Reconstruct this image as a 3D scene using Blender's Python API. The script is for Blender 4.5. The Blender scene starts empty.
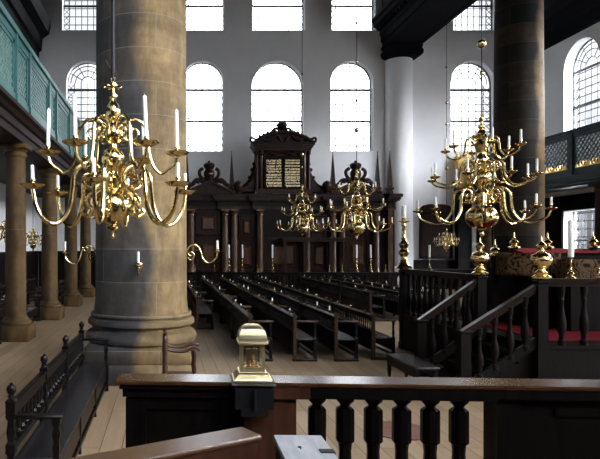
import bpy, math, random
from mathutils import Vector, Matrix
random.seed(7)
SC = bpy.context.scene
COL = SC.collection
PI = math.pi

# ------------------------------------------------------------------ mesh builder
class MB:
    def __init__(s): s.v = []; s.f = []
    def add(s, vs, fs):
        o = len(s.v); s.v += [tuple(v) for v in vs]; s.f += [tuple(i + o for i in f) for f in fs]; return s
    def box(s, x0, x1, y0, y1, z0, z1):
        return s.add([(x0,y0,z0),(x1,y0,z0),(x1,y1,z0),(x0,y1,z0),(x0,y0,z1),(x1,y0,z1),(x1,y1,z1),(x0,y1,z1)],
                     [(0,3,2,1),(4,5,6,7),(0,1,5,4),(1,2,6,5),(2,3,7,6),(3,0,4,7)])
    def bev(s, x0, x1, y0, y1, z0, z1, b=.01):
        # box with chamfered vertical and top/bottom edges (octagonal in plan, stacked)
        b = min(b, (x1-x0)*.45, (y1-y0)*.45, (z1-z0)*.45)
        def ring(i, z):
            a, c, d, e = x0+i, x1-i, y0+i, y1-i
            return [(a+b,d,z),(c-b,d,z),(c,d+b,z),(c,e-b,z),(c-b,e,z),(a+b,e,z),(a,e-b,z),(a,d+b,z)]
        vs = ring(b*.6, z0) + ring(0, z0+b) + ring(0, z1-b) + ring(b*.6, z1)
        fs = [tuple(range(7,-1,-1)), tuple(range(24,32))]
        for k in range(3):
            for i in range(8):
                j = (i+1) % 8; fs.append((k*8+i, k*8+j, k*8+8+j, k*8+8+i))
        return s.add(vs, fs)
    def bar(s, p, q, w, h, up=(0,0,1)):
        p, q = Vector(p), Vector(q); d = (q-p).normalized(); sd = d.cross(Vector(up)).normalized(); u = sd.cross(d).normalized()
        vs = [pp + sd*(a*w/2) + u*(b*h/2) for pp in (p, q) for a, b in ((-1,-1),(1,-1),(1,1),(-1,1))]
        return s.add(vs, [(0,1,2,3),(7,6,5,4),(0,4,5,1),(1,5,6,2),(2,6,7,3),(3,7,4,0)])
    def lathe(s, prof, cx=0, cy=0, z=0, n=16, k=1.0, ph=0.0):
        vs = []; fs = []; m = len(prof)
        for r, zz in prof:
            for i in range(n):
                a = 2*PI*i/n + ph; vs.append((cx + max(r,1e-4)*k*math.cos(a), cy + max(r,1e-4)*k*math.sin(a), z + zz*k))
        for j in range(m-1):
            for i in range(n):
                i2 = (i+1) % n; fs.append((j*n+i, j*n+i2, (j+1)*n+i2, (j+1)*n+i))
        fs.append(tuple(range(n-1,-1,-1))); fs.append(tuple((m-1)*n+i for i in range(n)))
        return s.add(vs, fs)
    def square(s, prof, cx=0, cy=0, z=0):   # square-section turned profile
        return s.lathe([(r*math.sqrt(2), zz) for r, zz in prof], cx, cy, z, 4, 1.0, PI/4)
    def tube(s, pts, rad, n=8):
        pts = [Vector(p) for p in pts]; m = len(pts)
        if not isinstance(rad, (list, tuple)): rad = [rad]*m
        ref = None; vs = []
        for i, p in enumerate(pts):
            t = (pts[min(i+1, m-1)] - pts[max(i-1, 0)]).normalized()
            if ref is None:
                ref = Vector((0,0,1)) if abs(t.z) < .9 else Vector((1,0,0))
            a = t.cross(ref).normalized(); b = t.cross(a).normalized(); ref = -b if False else a.cross(t)
            for k in range(n):
                an = 2*PI*k/n; vs.append(p + (a*math.cos(an) + ref.normalized()*math.sin(an))*rad[i])
        fs = []
        for j in range(m-1):
            for i in range(n):
                i2 = (i+1) % n; fs.append((j*n+i, j*n+i2, (j+1)*n+i2, (j+1)*n+i))
        fs.append(tuple(range(n-1,-1,-1))); fs.append(tuple((m-1)*n+i for i in range(n)))
        return s.add(vs, fs)
    def prism(s, poly, y0, y1, m=None):     # poly in (x,z), extruded over y
        n = len(poly)
        vs = [(x, y0, z) for x, z in poly] + [(x, y1, z) for x, z in poly]
        fs = [tuple(range(n)), tuple(range(2*n-1, n-1, -1))] + [(i, i+n, (i+1) % n + n, (i+1) % n) for i in range(n)]
        if m is not None: vs = [m @ Vector(v) for v in vs]
        return s.add(vs, fs)
    def ball(s, x, y, z, r, n=12, sz=1.0):
        pr = [(r*math.sin(PI*i/8), -r*sz*math.cos(PI*i/8)) for i in range(9)]
        return s.lathe(pr, x, y, z, n)
    def build(s, name, mat, parent=None, smooth=True, angle=38, loc=None, rotz=0):
        me = bpy.data.meshes.new(name); me.from_pydata(s.v, [], s.f); me.validate(); me.update()
        import bmesh
        bm = bmesh.new(); bm.from_mesh(me); bmesh.ops.recalc_face_normals(bm, faces=bm.faces); bm.to_mesh(me); bm.free()
        if smooth:
            me.polygons.foreach_set('use_smooth', [True]*len(me.polygons)); me.set_sharp_from_angle(angle=math.radians(angle))
        me.materials.append(mat)
        o = bpy.data.objects.new(name, me); COL.objects.link(o)
        if parent: o.parent = parent
        if loc is not None: o.location = loc
        if rotz: o.rotation_euler = (0, 0, rotz)
        return o

def thing(name, label, cat, loc=(0,0,0), rotz=0, group=None):
    o = bpy.data.objects.new(name, None); COL.objects.link(o); o.location = loc; o.rotation_euler = (0, 0, rotz)
    o.empty_display_size = .2
    return tag(o, label, cat, group)
def tag(o, label, cat, group=None):
    o['label'] = label; o['category'] = cat
    if group: o['group'] = group
    return o
def struct(o): o['kind'] = 'structure'; return o
KIDS = {}
def dup(root, loc, rotz=0, label=None, group=None):
    r = root.copy(); COL.objects.link(r); r.location = loc; r.rotation_euler = (0, 0, rotz)
    if label: r['label'] = label
    if group: r['group'] = group
    for ch in list(root.children):
        c = ch.copy(); COL.objects.link(c); c.parent = r
        for g in list(ch.children):
            d = g.copy(); COL.objects.link(d); d.parent = c
    return r
def crom(pts, k=6):
    P = [Vector(p) for p in pts]; P = [P[0]*2-P[1]] + P + [P[-1]*2-P[-2]]; out = []
    for i in range(1, len(P)-2):
        for j in range(k):
            t = j/k; a, b, c, d = P[i-1:i+3]
            out.append(.5*((2*b) + (c-a)*t + (2*a-5*b+4*c-d)*t*t + (3*b-a-3*c+d)*t**3))
    out.append(P[-2]); return out

# ------------------------------------------------------------------ materials
def mat(name, base, rough=.5, metal=0.0, spec=.5):
    m = bpy.data.materials.new(name); m.use_nodes = True; b = m.node_tree.nodes['Principled BSDF']
    b.inputs['Base Color'].default_value = (*base, 1); b.inputs['Roughness'].default_value = rough
    b.inputs['Metallic'].default_value = metal; b.inputs['Specular IOR Level'].default_value = spec
    return m
def nd(m, t, **kw):
    n = m.node_tree.nodes.new(t)
    for k, v in kw.items():
        if k in n.inputs.keys(): n.inputs[k].default_value = v
        else: setattr(n, k, v)
    return n
def lk(m, a, ao, b, bi): m.node_tree.links.new(a.outputs[ao], b.inputs[bi])
def noisy(name, c1, c2, scale=(1,1,1), ns=3.0, rough=.5, metal=0.0, bump=0.0, r2=None, spec=.5, detail=5.0, coord='Object'):
    m = mat(name, c1, rough, metal, spec); b = m.node_tree.nodes['Principled BSDF']
    tc = nd(m, 'ShaderNodeTexCoord'); mp = nd(m, 'ShaderNodeMapping'); mp.inputs['Scale'].default_value = scale
    lk(m, tc, coord, mp, 'Vector')
    n = nd(m, 'ShaderNodeTexNoise', Scale=ns, Detail=detail, Roughness=.6); lk(m, mp, 'Vector', n, 'Vector')
    cr = nd(m, 'ShaderNodeValToRGB'); cr.color_ramp.elements[0].position = .32; cr.color_ramp.elements[1].position = .68
    cr.color_ramp.elements[0].color = (*c1, 1); cr.color_ramp.elements[1].color = (*c2, 1)
    lk(m, n, 'Fac', cr, 'Fac'); lk(m, cr, 'Color', b, 'Base Color')
    if r2 is not None:
        mr = nd(m, 'ShaderNodeMapRange'); mr.inputs['To Min'].default_value = rough; mr.inputs['To Max'].default_value = r2
        lk(m, n, 'Fac', mr, 'Value'); lk(m, mr, 'Result', b, 'Roughness')
    if bump:
        bp = nd(m, 'ShaderNodeBump', Strength=bump, Distance=.02); lk(m, n, 'Fac', bp, 'Height'); lk(m, bp, 'Normal', b, 'Normal')
    return m

M = {}
M['wood'] = noisy('dark_oak', (.0022,.0015,.0016), (.007,.0038,.003), (14,14,1.2), 3, .42, bump=.15, r2=.6, spec=.10)
M['pew'] = noisy('pew_wood', (.002,.0016,.0018), (.0065,.0045,.004), (14,1.5,14), 3, .3, bump=.04, r2=.42, spec=.15)
M['ark'] = noisy('ark_wood', (.010,.0045,.003), (.034,.0135,.008), (6,6,.8), 2, .28, bump=.1, r2=.42, spec=.16)
M['arkshade'] = noisy('ark_shade_wood', (.004,.0022,.0018), (.012,.005,.0035), (6,6,.8), 2, .4, spec=.12)  # ark wood darkened to paint shade into recesses and under mouldings
M['arkcol'] = noisy('ark_column_wood', (.040,.017,.008), (.10,.045,.019), (6,6,.8), 2, .26, bump=.1)
M['brown'] = noisy('brown_wood', (.026,.010,.006), (.06,.022,.011), (9,9,1), 3, .34, bump=.08, spec=.35)
M['cap'] = noisy('polished_cap_wood', (.026,.011,.005), (.055,.023,.010), (2,18,18), 3, .24, spec=.4)
M['desk'] = noisy('desk_wood', (.05,.022,.011), (.10,.046,.022), (3,16,16), 3, .25, bump=.05, r2=.4)
M['paledesk'] = noisy('worn_pale_wood', (.24,.245,.27), (.38,.385,.42), (12,2,10), 3, .35, bump=.05, r2=.5)
M['black'] = mat('black_iron', (.006,.006,.007), .5, 0, .2)
M['beam'] = noisy('beam_wood', (.004,.004,.006), (.010,.010,.013), (8,1,8), 2, .65, bump=.05, spec=.04)
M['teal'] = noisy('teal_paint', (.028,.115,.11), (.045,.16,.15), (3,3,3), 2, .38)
M['tealshade'] = noisy('shaded_teal_paint', (.006,.024,.03), (.010,.035,.042), (3,3,3), 2, .38, spec=.2)  # shaded copy of the teal, darkened for the dim right gallery
M['gold'] = mat('gilding', (.75,.48,.16), .3, 1.0)
M['goldpaint'] = noisy('gilded_board', (.50,.28,.05), (.80,.52,.14), (4,4,4), 3, .35, .1)
M['brass'] = noisy('brass', (.54,.40,.16), (.72,.57,.29), (5,5,5), 3, .13, 1.0, r2=.24)
M['brassold'] = noisy('old_brass', (.60,.40,.15), (.78,.56,.24), (5,5,5), 3, .22, 1.0, r2=.36)
M['wax'] = mat('white_wax', (.86,.85,.82), .45)
M['stub'] = M['wax']
M['plaster'] = noisy('plaster', (.82,.82,.83), (.87,.87,.875), (.4,.4,.4), 2, .85, bump=.03)
M['stonecol'] = None
M['lead'] = mat('window_leading', (.05,.055,.06), .6)
M['leadthin'] = M['lead']
M['white'] = mat('white_frame', (.75,.75,.75), .6)
M['red'] = noisy('red_cloth', (.11,.004,.005), (.16,.007,.007), (20,20,20), 3, .8, spec=.08)
M['redcarpet'] = noisy('red_carpet', (.10,.004,.007), (.15,.006,.010), (30,30,30), 3, .95, spec=.08)
M['ceil'] = noisy('ceiling_boards', (.005,.004,.004), (.012,.010,.009), (.6,8,8), 2, .7, spec=.1)
M['blacktab'] = mat('tablet_black', (.008,.004,.003), .6, 0, .08)
M['goldtxt'] = mat('gold_letter', (1.0,.82,.48), .45, 0)

def stone(name, big, c_grey, c_warm, c_dark, rad, brk=.62, bw=2.2, blend=0.0, sx=1.0, off=0.0):
    m = mat(name, c_grey, .7); b = m.node_tree.nodes['Principled BSDF']
    tc = nd(m, 'ShaderNodeTexCoord'); sp = nd(m, 'ShaderNodeSeparateXYZ'); lk(m, tc, 'Object', sp, 'Vector')
    at = nd(m, 'ShaderNodeMath', operation='ARCTAN2'); lk(m, sp, 'Y', at, 0); lk(m, sp, 'X', at, 1)
    mu = nd(m, 'ShaderNodeMath', operation='MULTIPLY'); mu.inputs[1].default_value = rad; lk(m, at, 'Value', mu, 0)
    cb = nd(m, 'ShaderNodeCombineXYZ'); lk(m, mu, 'Value', cb, 'X'); lk(m, sp, 'Z', cb, 'Y')
    br = nd(m, 'ShaderNodeTexBrick', Scale=1.0); br.offset = .5; br.squash = 1.0
    br.inputs['Brick Width'].default_value = bw; br.inputs['Row Height'].default_value = brk; br.inputs['Mortar Size'].default_value = .008 if big else .004
    br.inputs['Mortar Smooth'].default_value = .3; br.inputs['Bias'].default_value = 0
    br.inputs['Color1'].default_value = (*c_grey, 1); br.inputs['Color2'].default_value = (*c_warm, 1)
    br.inputs['Mortar'].default_value = (.36,.33,.27,1) if big else (*c_dark, 1)
    lk(m, cb, 'Vector', br, 'Vector')
    n1 = nd(m, 'ShaderNodeTexNoise', Scale=.9, Detail=6.0, Roughness=.65); mp = nd(m, 'ShaderNodeMapping'); mp.inputs['Scale'].default_value = (1,1,2.2)
    lk(m, tc, 'Object', mp, 'Vector'); lk(m, mp, 'Vector', n1, 'Vector')
    cr = nd(m, 'ShaderNodeValToRGB'); cr.color_ramp.elements[0].position = .33; cr.color_ramp.elements[1].position = .66
    cr.color_ramp.elements[0].color = (*c_dark, 1); cr.color_ramp.elements[1].color = (1,1,1,1)
    lk(m, n1, 'Fac', cr, 'Fac')
    # random warm / grey stone areas, plus a lit warm side painted towards +X
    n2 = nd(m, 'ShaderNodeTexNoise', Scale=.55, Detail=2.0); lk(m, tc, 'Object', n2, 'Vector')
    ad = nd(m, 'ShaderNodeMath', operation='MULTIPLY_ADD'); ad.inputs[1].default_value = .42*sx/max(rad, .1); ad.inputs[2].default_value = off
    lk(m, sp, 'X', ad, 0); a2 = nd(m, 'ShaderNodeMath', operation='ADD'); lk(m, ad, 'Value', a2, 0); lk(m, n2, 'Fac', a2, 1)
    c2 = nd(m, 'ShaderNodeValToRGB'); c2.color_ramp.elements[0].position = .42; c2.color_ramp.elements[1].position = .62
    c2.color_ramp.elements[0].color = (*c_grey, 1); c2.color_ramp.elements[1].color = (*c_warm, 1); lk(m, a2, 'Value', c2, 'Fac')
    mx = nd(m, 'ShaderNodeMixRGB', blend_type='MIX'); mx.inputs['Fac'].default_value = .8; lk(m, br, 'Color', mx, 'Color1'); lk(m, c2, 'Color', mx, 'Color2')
    m2 = nd(m, 'ShaderNodeMixRGB', blend_type='MULTIPLY'); m2.inputs['Fac'].default_value = .75; lk(m, mx, 'Color', m2, 'Color1'); lk(m, cr, 'Color', m2, 'Color2')
    n5 = nd(m, 'ShaderNodeTexNoise', Scale=4.5, Detail=8.0, Roughness=.7); mp5 = nd(m, 'ShaderNodeMapping'); mp5.inputs['Scale'].default_value = (1,1,.35)
    lk(m, tc, 'Object', mp5, 'Vector'); lk(m, mp5, 'Vector', n5, 'Vector')
    c5 = nd(m, 'ShaderNodeValToRGB'); c5.color_ramp.elements[0].position = .3; c5.color_ramp.elements[1].position = .7
    c5.color_ramp.elements[0].color = (.55,.53,.52,1); c5.color_ramp.elements[1].color = (1.3,1.28,1.25,1); lk(m, n5, 'Fac', c5, 'Fac')
    m5 = nd(m, 'ShaderNodeMixRGB', blend_type='MULTIPLY'); m5.inputs['Fac'].default_value = 1; lk(m, m2, 'Color', m5, 'Color1'); lk(m, c5, 'Color', m5, 'Color2')
    m6 = nd(m, 'ShaderNodeMixRGB', blend_type='MIX'); m6.inputs['Color2'].default_value = (min(.34, c_grey[0]*5), min(.31, c_grey[0]*4.6), min(.25, c_grey[0]*4), 1)
    fz = nd(m, 'ShaderNodeMath', operation='MULTIPLY'); fz.inputs[1].default_value = .32 if big else .0; lk(m, br, 'Fac', fz, 0); lk(m, fz, 'Value', m6, 'Fac'); lk(m, m5, 'Color', m6, 'Color1')
    lk(m, m6, 'Color', b, 'Base Color'); b.inputs['Specular IOR Level'].default_value = .25
    bp = nd(m, 'ShaderNodeBump', Strength=.25, Distance=.02); lk(m, n1, 'Fac', bp, 'Height'); lk(m, bp, 'Normal', b, 'Normal')
    return m
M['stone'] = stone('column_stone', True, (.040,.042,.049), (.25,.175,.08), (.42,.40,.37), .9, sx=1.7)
M['stone_b'] = stone('column_stone_shaded', True, (.008,.008,.009), (.22,.135,.042), (.25,.24,.22), .9, brk=.75, sx=2.4, off=-.30)  # shaded copy of the column stone, lit right edge painted in
M['stone_s'] = stone('small_column_stone', False, (.045,.028,.010), (.12,.070,.022), (.5,.45,.40), .28, brk=3.0, bw=5)

def planks():
    m = mat('floor_planks', (.4,.32,.24), .6); b = m.node_tree.nodes['Principled BSDF']
    tc = nd(m, 'ShaderNodeTexCoord'); sp = nd(m, 'ShaderNodeSeparateXYZ'); lk(m, tc, 'Object', sp, 'Vector')
    cb = nd(m, 'ShaderNodeCombineXYZ'); lk(m, sp, 'Y', cb, 'X'); lk(m, sp, 'X', cb, 'Y')
    br = nd(m, 'ShaderNodeTexBrick', Scale=1.0); br.offset = .37
    br.inputs['Brick Width'].default_value = 4.6; br.inputs['Row Height'].default_value = .27; br.inputs['Mortar Size'].default_value = .006
    br.inputs['Color1'].default_value = (.235,.160,.090,1); br.inputs['Color2'].default_value = (.335,.24,.148,1); br.inputs['Mortar'].default_value = (.08,.055,.035,1)
    lk(m, cb, 'Vector', br, 'Vector')
    mp = nd(m, 'ShaderNodeMapping'); mp.inputs['Scale'].default_value = (14,.7,1); lk(m, tc, 'Object', mp, 'Vector')
    n = nd(m, 'ShaderNodeTexNoise', Scale=1.0, Detail=6.0, Roughness=.6); lk(m, mp, 'Vector', n, 'Vector')
    n3 = nd(m, 'ShaderNodeTexNoise', Scale=.5, Detail=4.0); lk(m, tc, 'Object', n3, 'Vector')
    cr = nd(m, 'ShaderNodeValToRGB'); cr.color_ramp.elements[0].color = (.72,.70,.68,1); cr.color_ramp.elements[1].color = (1.15,1.13,1.1,1)
    cr.color_ramp.elements[0].position = .3; cr.color_ramp.elements[1].position = .7
    ad = nd(m, 'ShaderNodeMath', operation='ADD'); lk(m, n, 'Fac', ad, 0); lk(m, n3, 'Fac', ad, 1)
    h = nd(m, 'ShaderNodeMath', operation='MULTIPLY'); h.inputs[1].default_value = .5; lk(m, ad, 'Value', h, 0); lk(m, h, 'Value', cr, 'Fac')
    mx = nd(m, 'ShaderNodeMixRGB', blend_type='MULTIPLY'); mx.inputs['Fac'].default_value = 1; lk(m, br, 'Color', mx, 'Color1'); lk(m, cr, 'Color', mx, 'Color2')
    lk(m, mx, 'Color', b, 'Base Color')
    bp = nd(m, 'ShaderNodeBump', Strength=.2, Distance=.01); lk(m, n, 'Fac', bp, 'Height'); lk(m, bp, 'Normal', b, 'Normal')
    return m
M['floor'] = planks()

def glass():
    m = bpy.data.materials.new('window_glass'); m.use_nodes = True; nt = m.node_tree; nt.nodes.clear()
    o = nd(m, 'ShaderNodeOutputMaterial'); mx = nd(m, 'ShaderNodeMixShader'); mx.inputs['Fac'].default_value = .06
    t = nd(m, 'ShaderNodeBsdfTransparent'); t.inputs['Color'].default_value = (.97,.98,1,1); g = nd(m, 'ShaderNodeBsdfGlossy'); g.inputs['Roughness'].default_value = .05
    lk(m, t, 'BSDF', mx, 1); lk(m, g, 'BSDF', mx, 2); lk(m, mx, 'Shader', o, 'Surface'); return m
M['glass'] = glass()

def embroid():
    m = mat('embroidered_cloth', (.2,.1,.05), .75, spec=.1); b = m.node_tree.nodes['Principled BSDF']
    tc = nd(m, 'ShaderNodeTexCoord'); v = nd(m, 'ShaderNodeTexVoronoi', Scale=6.5); v.feature = 'DISTANCE_TO_EDGE'; lk(m, tc, 'Object', v, 'Vector')
    v2 = nd(m, 'ShaderNodeTexWave', Scale=3.0, Distortion=24.0, Detail=3.0); lk(m, tc, 'Object', v2, 'Vector')
    cr = nd(m, 'ShaderNodeValToRGB'); e = cr.color_ramp.elements
    e[0].position = .30; e[0].color = (.016,.005,.004,1); e[1].position = .75; e[1].color = (.10,.062,.030,1)
    k = e.new(.52); k.color = (.04,.014,.008,1)
    lk(m, v2, 'Fac', cr, 'Fac')
    c3 = nd(m, 'ShaderNodeValToRGB'); c3.color_ramp.elements[0].position = .05; c3.color_ramp.elements[1].position = .12
    c3.color_ramp.elements[0].color = (.09,.055,.025,1); c3.color_ramp.elements[1].color = (0,0,0,1); lk(m, v, 'Distance', c3, 'Fac')
    mx = nd(m, 'ShaderNodeMixRGB', blend_type='LIGHTEN'); mx.inputs['Fac'].default_value = .8; lk(m, cr, 'Color', mx, 'Color1'); lk(m, c3, 'Color', mx, 'Color2')
    lk(m, mx, 'Color', b, 'Base Color'); return m
M['embroid'] = embroid()
def rugmat():
    m = mat('rug', (.2,.05,.03), .95); b = m.node_tree.nodes['Principled BSDF']
    tc = nd(m, 'ShaderNodeTexCoord'); w = nd(m, 'ShaderNodeTexVoronoi', Scale=7.0); lk(m, tc, 'Object', w, 'Vector')
    cr = nd(m, 'ShaderNodeValToRGB'); cr.color_ramp.elements[0].color = (.16,.03,.02,1); cr.color_ramp.elements[1].color = (.12,.09,.06,1)
    lk(m, w, 'Distance', cr, 'Fac'); lk(m, cr, 'Color', b, 'Base Color'); return m
M['rug'] = rugmat()

# ------------------------------------------------------------------ dimensions
XL, XR, YB, YF = -7.8, 21.5, 36.5, -3.0      # inner faces of the walls
CL, CR, NC = -.47, 14.2, 6.86                # column rows and nave centre
ZC = 16.4                                    # spring of the vaults
TH = .7

# ------------------------------------------------------------------ room shell
def arch_poly(cx, w, z0, ztop, arched=True, n=16):
    if not arched: return [(cx-w/2, z0), (cx+w/2, z0), (cx+w/2, ztop), (cx-w/2, ztop)]
    zs = ztop - w/2
    return [(cx-w/2, z0), (cx+w/2, z0)] + [(cx + w/2*math.cos(PI*i/n), zs + w/2*math.sin(PI*i/n)) for i in range(n+1)]

def wall(name, mtx, u0, u1, z1, holes, mt):
    import bmesh
    bm = bmesh.new()
    def loop(poly):
        vs = [bm.verts.new((x, 0, z)) for x, z in poly]
        return [bm.edges.new((vs[i], vs[(i+1) % len(vs)])) for i in range(len(vs))]
    ed = loop([(u0,0),(u1,0),(u1,z1),(u0,z1)])
    for h in holes: ed += loop(h)
    r = bmesh.ops.triangle_fill(bm, use_beauty=True, use_dissolve=False, edges=ed)
    ex = bmesh.ops.extrude_face_region(bm, geom=bm.faces[:])
    bmesh.ops.translate(bm, verts=[v for v in ex['geom'] if isinstance(v, bmesh.types.BMVert)], vec=(0, TH, 0))
    bmesh.ops.recalc_face_normals(bm, faces=bm.faces)
    bmesh.ops.transform(bm, matrix=mtx, verts=bm.verts)
    me = bpy.data.meshes.new(name); bm.to_mesh(me); bm.free(); me.materials.append(mt)
    o = bpy.data.objects.new(name, me); COL.objects.link(o); return struct(o)

WN = [0]
def window(mtx, cx, w, z0, ztop, arched, bars, nx, lz, portal=True, depth=.5, off=0):
    """frame with leading, one pane child; mtx places the wall plane (x,z), y = outwards"""
    WN[0] += 1
    f = MB(); T = .05; poly = arch_poly(cx, w, z0, ztop, arched)
    zs = ztop - w/2 if arched else ztop
    # outline frame
    n = len(poly)
    for i in range(n):
        a, b = poly[i], poly[(i+1) % n]
        if (a[0]-b[0])**2 + (a[1]-b[1])**2 < 1e-6: continue
        f.bar((a[0], depth, a[1]), (b[0], depth, b[1]), .07, .09, (0,1,0))
    def half(z):
        if z <= zs: return w/2
        return math.sqrt(max(0, (w/2)**2 - (z-zs)**2)) if arched else w/2
    for z in bars: f.box(cx-half(z), cx+half(z), depth-.05, depth+.05, z-.05, z+.05)
    for i in range(1, nx):
        x = cx - w/2 + w*i/nx
        top = zs + (math.sqrt(max(0,(w/2)**2-(x-cx)**2)) if arched else 0)
        if arched: top = zs
        f.box(x-.022, x+.022, depth-.015, depth+.015, z0, top)
    z = z0 + lz
    while z < zs - .1:
        f.box(cx-w/2, cx+w/2, depth-.014, depth+.014, z-.022, z+.022); z += lz
    if arched:
        for rr in (.33, .62, .84):
            pts = [(cx + w/2*rr*math.cos(PI*i/14), depth, zs + w/2*rr*math.sin(PI*i/14)) for i in range(15)]
            for i in range(14): f.bar(pts[i], pts[i+1], .045, .04, (0,1,0))
        for a in (30, 60, 90, 120, 150):
            c, s_ = math.cos(math.radians(a)), math.sin(math.radians(a))
            f.bar((cx + w/2*.33*c, depth, zs + w/2*.33*s_), (cx + w/2*c, depth, zs + w/2*s_), .045, .04, (0,1,0))
    # diagonal border leading
    bw = w/nx
    if lz < 1:
        for sx in (-1, 1):
            x0 = cx + sx*w/2; x1 = x0 - sx*bw; z = z0
            while z < zs - bw:
                f.bar((x0, depth, z), (x1, depth, z+bw), .03, .03, (0,1,0)); f.bar((x1, depth, z), (x0, depth, z+bw), .03, .03, (0,1,0)); z += bw
    f.v = [tuple(mtx @ Vector(v)) for v in f.v]
    o = struct(f.build('window_%d' % WN[0], M['lead'], smooth=False))
    g = MB(); g.prism(poly, depth+.02, depth+.03); g.v = [tuple(mtx @ Vector(v)) for v in g.v]
    g.build('pane', M['glass'], o, smooth=False)
    if portal:
        l = bpy.data.lights.new('daylight', 'AREA'); l.shape = 'RECTANGLE'; l.size = w; l.size_y = ztop - z0
        l.cycles.is_portal = True
        lo = bpy.data.objects.new('daylight', l); COL.objects.link(lo)
        p = mtx @ Vector((cx, TH+.02, (z0+ztop)/2)); d = (mtx.to_3x3() @ Vector((0,-1,0))).normalized()
        lo.location = p; lo.rotation_euler = d.to_track_quat('-Z', 'Y').to_euler()

T_back = Matrix.Translation((0, YB, 0))
T_rear = Matrix.Translation((0, YF, 0)) @ Matrix.Rotation(PI, 4, 'Z')
T_right = Matrix.Translation((XR, 0, 0)) @ Matrix.Rotation(-PI/2, 4, 'Z')     # local x -> -Y, local y -> +X
T_left = Matrix.Translation((XL, 0, 0)) @ Matrix.Rotation(PI/2, 4, 'Z')       # local x -> +Y, local y -> -X
ZT = 23.4
lo_c = [(2.11,2.45),(2.30,2.45),(6.86,3.16),(11.36,2.60),(18.75,2.65)]
backw = [(-4.75,2.5),(2.30,2.5),(6.86,3.14),(11.38,2.6),(18.72,2.7)]
upw = [(-4.95,2.6),(2.35,2.5),(6.92,3.2),(11.48,2.65),(18.85,2.62)]
holes = [arch_poly(c, w, 8.4, 13.9) for c, w in backw] + [arch_poly(c, w, 15.75, 18.7, False) for c, w in upw]
wall('wall_back', T_back, XL-TH, XR+TH, ZT, holes, M['plaster'])
for c, w in backw: window(T_back, c, w, 8.4, 13.9, True, (10.3, 12.25), 6, .42)
for c, w in upw: window(T_back, c, w, 15.75, 18.7, False, (17.4,), 7, .5)
sideY = [31.0, 25.0, 19.0, 13.0, 7.0, 1.0]
rh = [arch_poly(-y, 2.7, 8.4, 13.3) for y in sideY] + [arch_poly(-y, 2.7, 1.4, 4.45, False) for y in sideY]
wall('wall_right', T_right, -YB, -YF, ZT, rh, M['plaster'])
for y in sideY: window(T_right, -y, 2.7, 8.4, 13.3, True, (10.0, 11.9), 6, .42, depth=.55)
for y in sideY: window(T_right, -y, 2.7, 1.4, 4.45, False, (2.9,), 6, .42, depth=.55)
lh = [arch_poly(y, 2.7, 8.4, 13.3) for y in sideY]
wall('wall_left', T_left, YF, YB, ZT, lh, M['plaster'])
for y in sideY: window(T_left, y, 2.7, 8.4, 13.3, True, (10.0, 11.9), 6, .42, depth=.55)
rw = [(-18.5,3.0),(-11.4,3.0),(-6.86,3.4),(-2.3,3.0),(4.7,3.0)]
wall('wall_rear', T_rear, -XR-TH, -XL+TH, ZT, [arch_poly(c, w, 7.0, 13.75) for c, w in rw] + [arch_poly(c, w, 15.6, 18.7, False) for c, w in rw], M['plaster'])
for c, w in rw:
    window(T_rear, c, w, 7.0, 13.75, True, (10.3, 12.25), 6, .9); window(T_rear, c, w, 15.6, 18.7, False, (17.4,), 7, 1.2)
struct(MB().box(XL-TH, XR+TH, YF-TH, YB+TH, -.3, 0).build('floor', M['floor'], smooth=False))

added_trim_rear = MB().box(XL+.2, XR-.2, YF, YF+.08, 0, 6.8)  # unseen dark panelling added behind the camera to cut fill light
for i in range(24): added_trim_rear.box(XL+.4+i*1.2, XL+.5+i*1.2, YF+.08, YF+.12, 0, 6.8)
struct(added_trim_rear.build('trim_20', M['wood'], smooth=False))
# barrel vaults
c = MB()
def vault(x0, x1, zs, n=20, t=.25):
    cx = (x0+x1)/2; R = (x1-x0)/2
    poly = [(cx + R*math.cos(PI*i/n), zs + R*math.sin(PI*i/n)) for i in range(n+1)] + [(cx + (R+t)*math.cos(PI*i/n), zs + (R+t)*math.sin(PI*i/n)) for i in range(n, -1, -1)]
    for i in range(n):
        q = [poly[i], poly[i+1], poly[2*n-i], poly[2*n+1-i]]; c.prism(q, YF, YB)
vault(CL+.95, CR-.95, ZC); vault(XL+.0, CL-.95, ZC); vault(CR+.95, XR, ZC)
c.box(XL-TH, XR+TH, YF-TH, YB+TH, ZT, ZT+.2)
struct(c.build('ceiling', M['ceil']))

# entablature beams over the column rows (soffit 14.65) and wall cornices
TN = [0]
def trim(mb, mt, **k): TN[0] += 1; return struct(mb.build('trim_%d' % TN[0], mt, **k))
def cornice_section(x, sgn):  # one half of the beam outline, from the soffit edge outwards
    return [(x, 14.65), (x+.0*sgn, 14.95), (x+.08*sgn, 15.0), (x+.08*sgn, 15.35), (x+.16*sgn, 15.42), (x+.16*sgn, 15.66), (x+.42*sgn, 15.85), (x+.52*sgn, 15.9), (x+.55*sgn, 16.12), (x+.66*sgn, 16.2), (x+.66*sgn, 16.36), (x+.2*sgn, 16.45)]
for cx in (CL, CR):
    L = cornice_section(cx-1.0, -1); R = cornice_section(cx+1.0, 1)
    b = MB().prism(L + R[::-1], YF, YB)
    for s in (-1, 1):
        b.box(cx+s*.95-.12, cx+s*.95+.12, YF, YB, 14.6, 14.66)
        y = YF + .3
        while y < YB - .2:
            b.box(*sorted((cx+s*1.16, cx+s*1.36)), y, y+.22, 15.66, 15.84); y += .48
    trim(b, M['beam'], angle=25)
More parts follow.
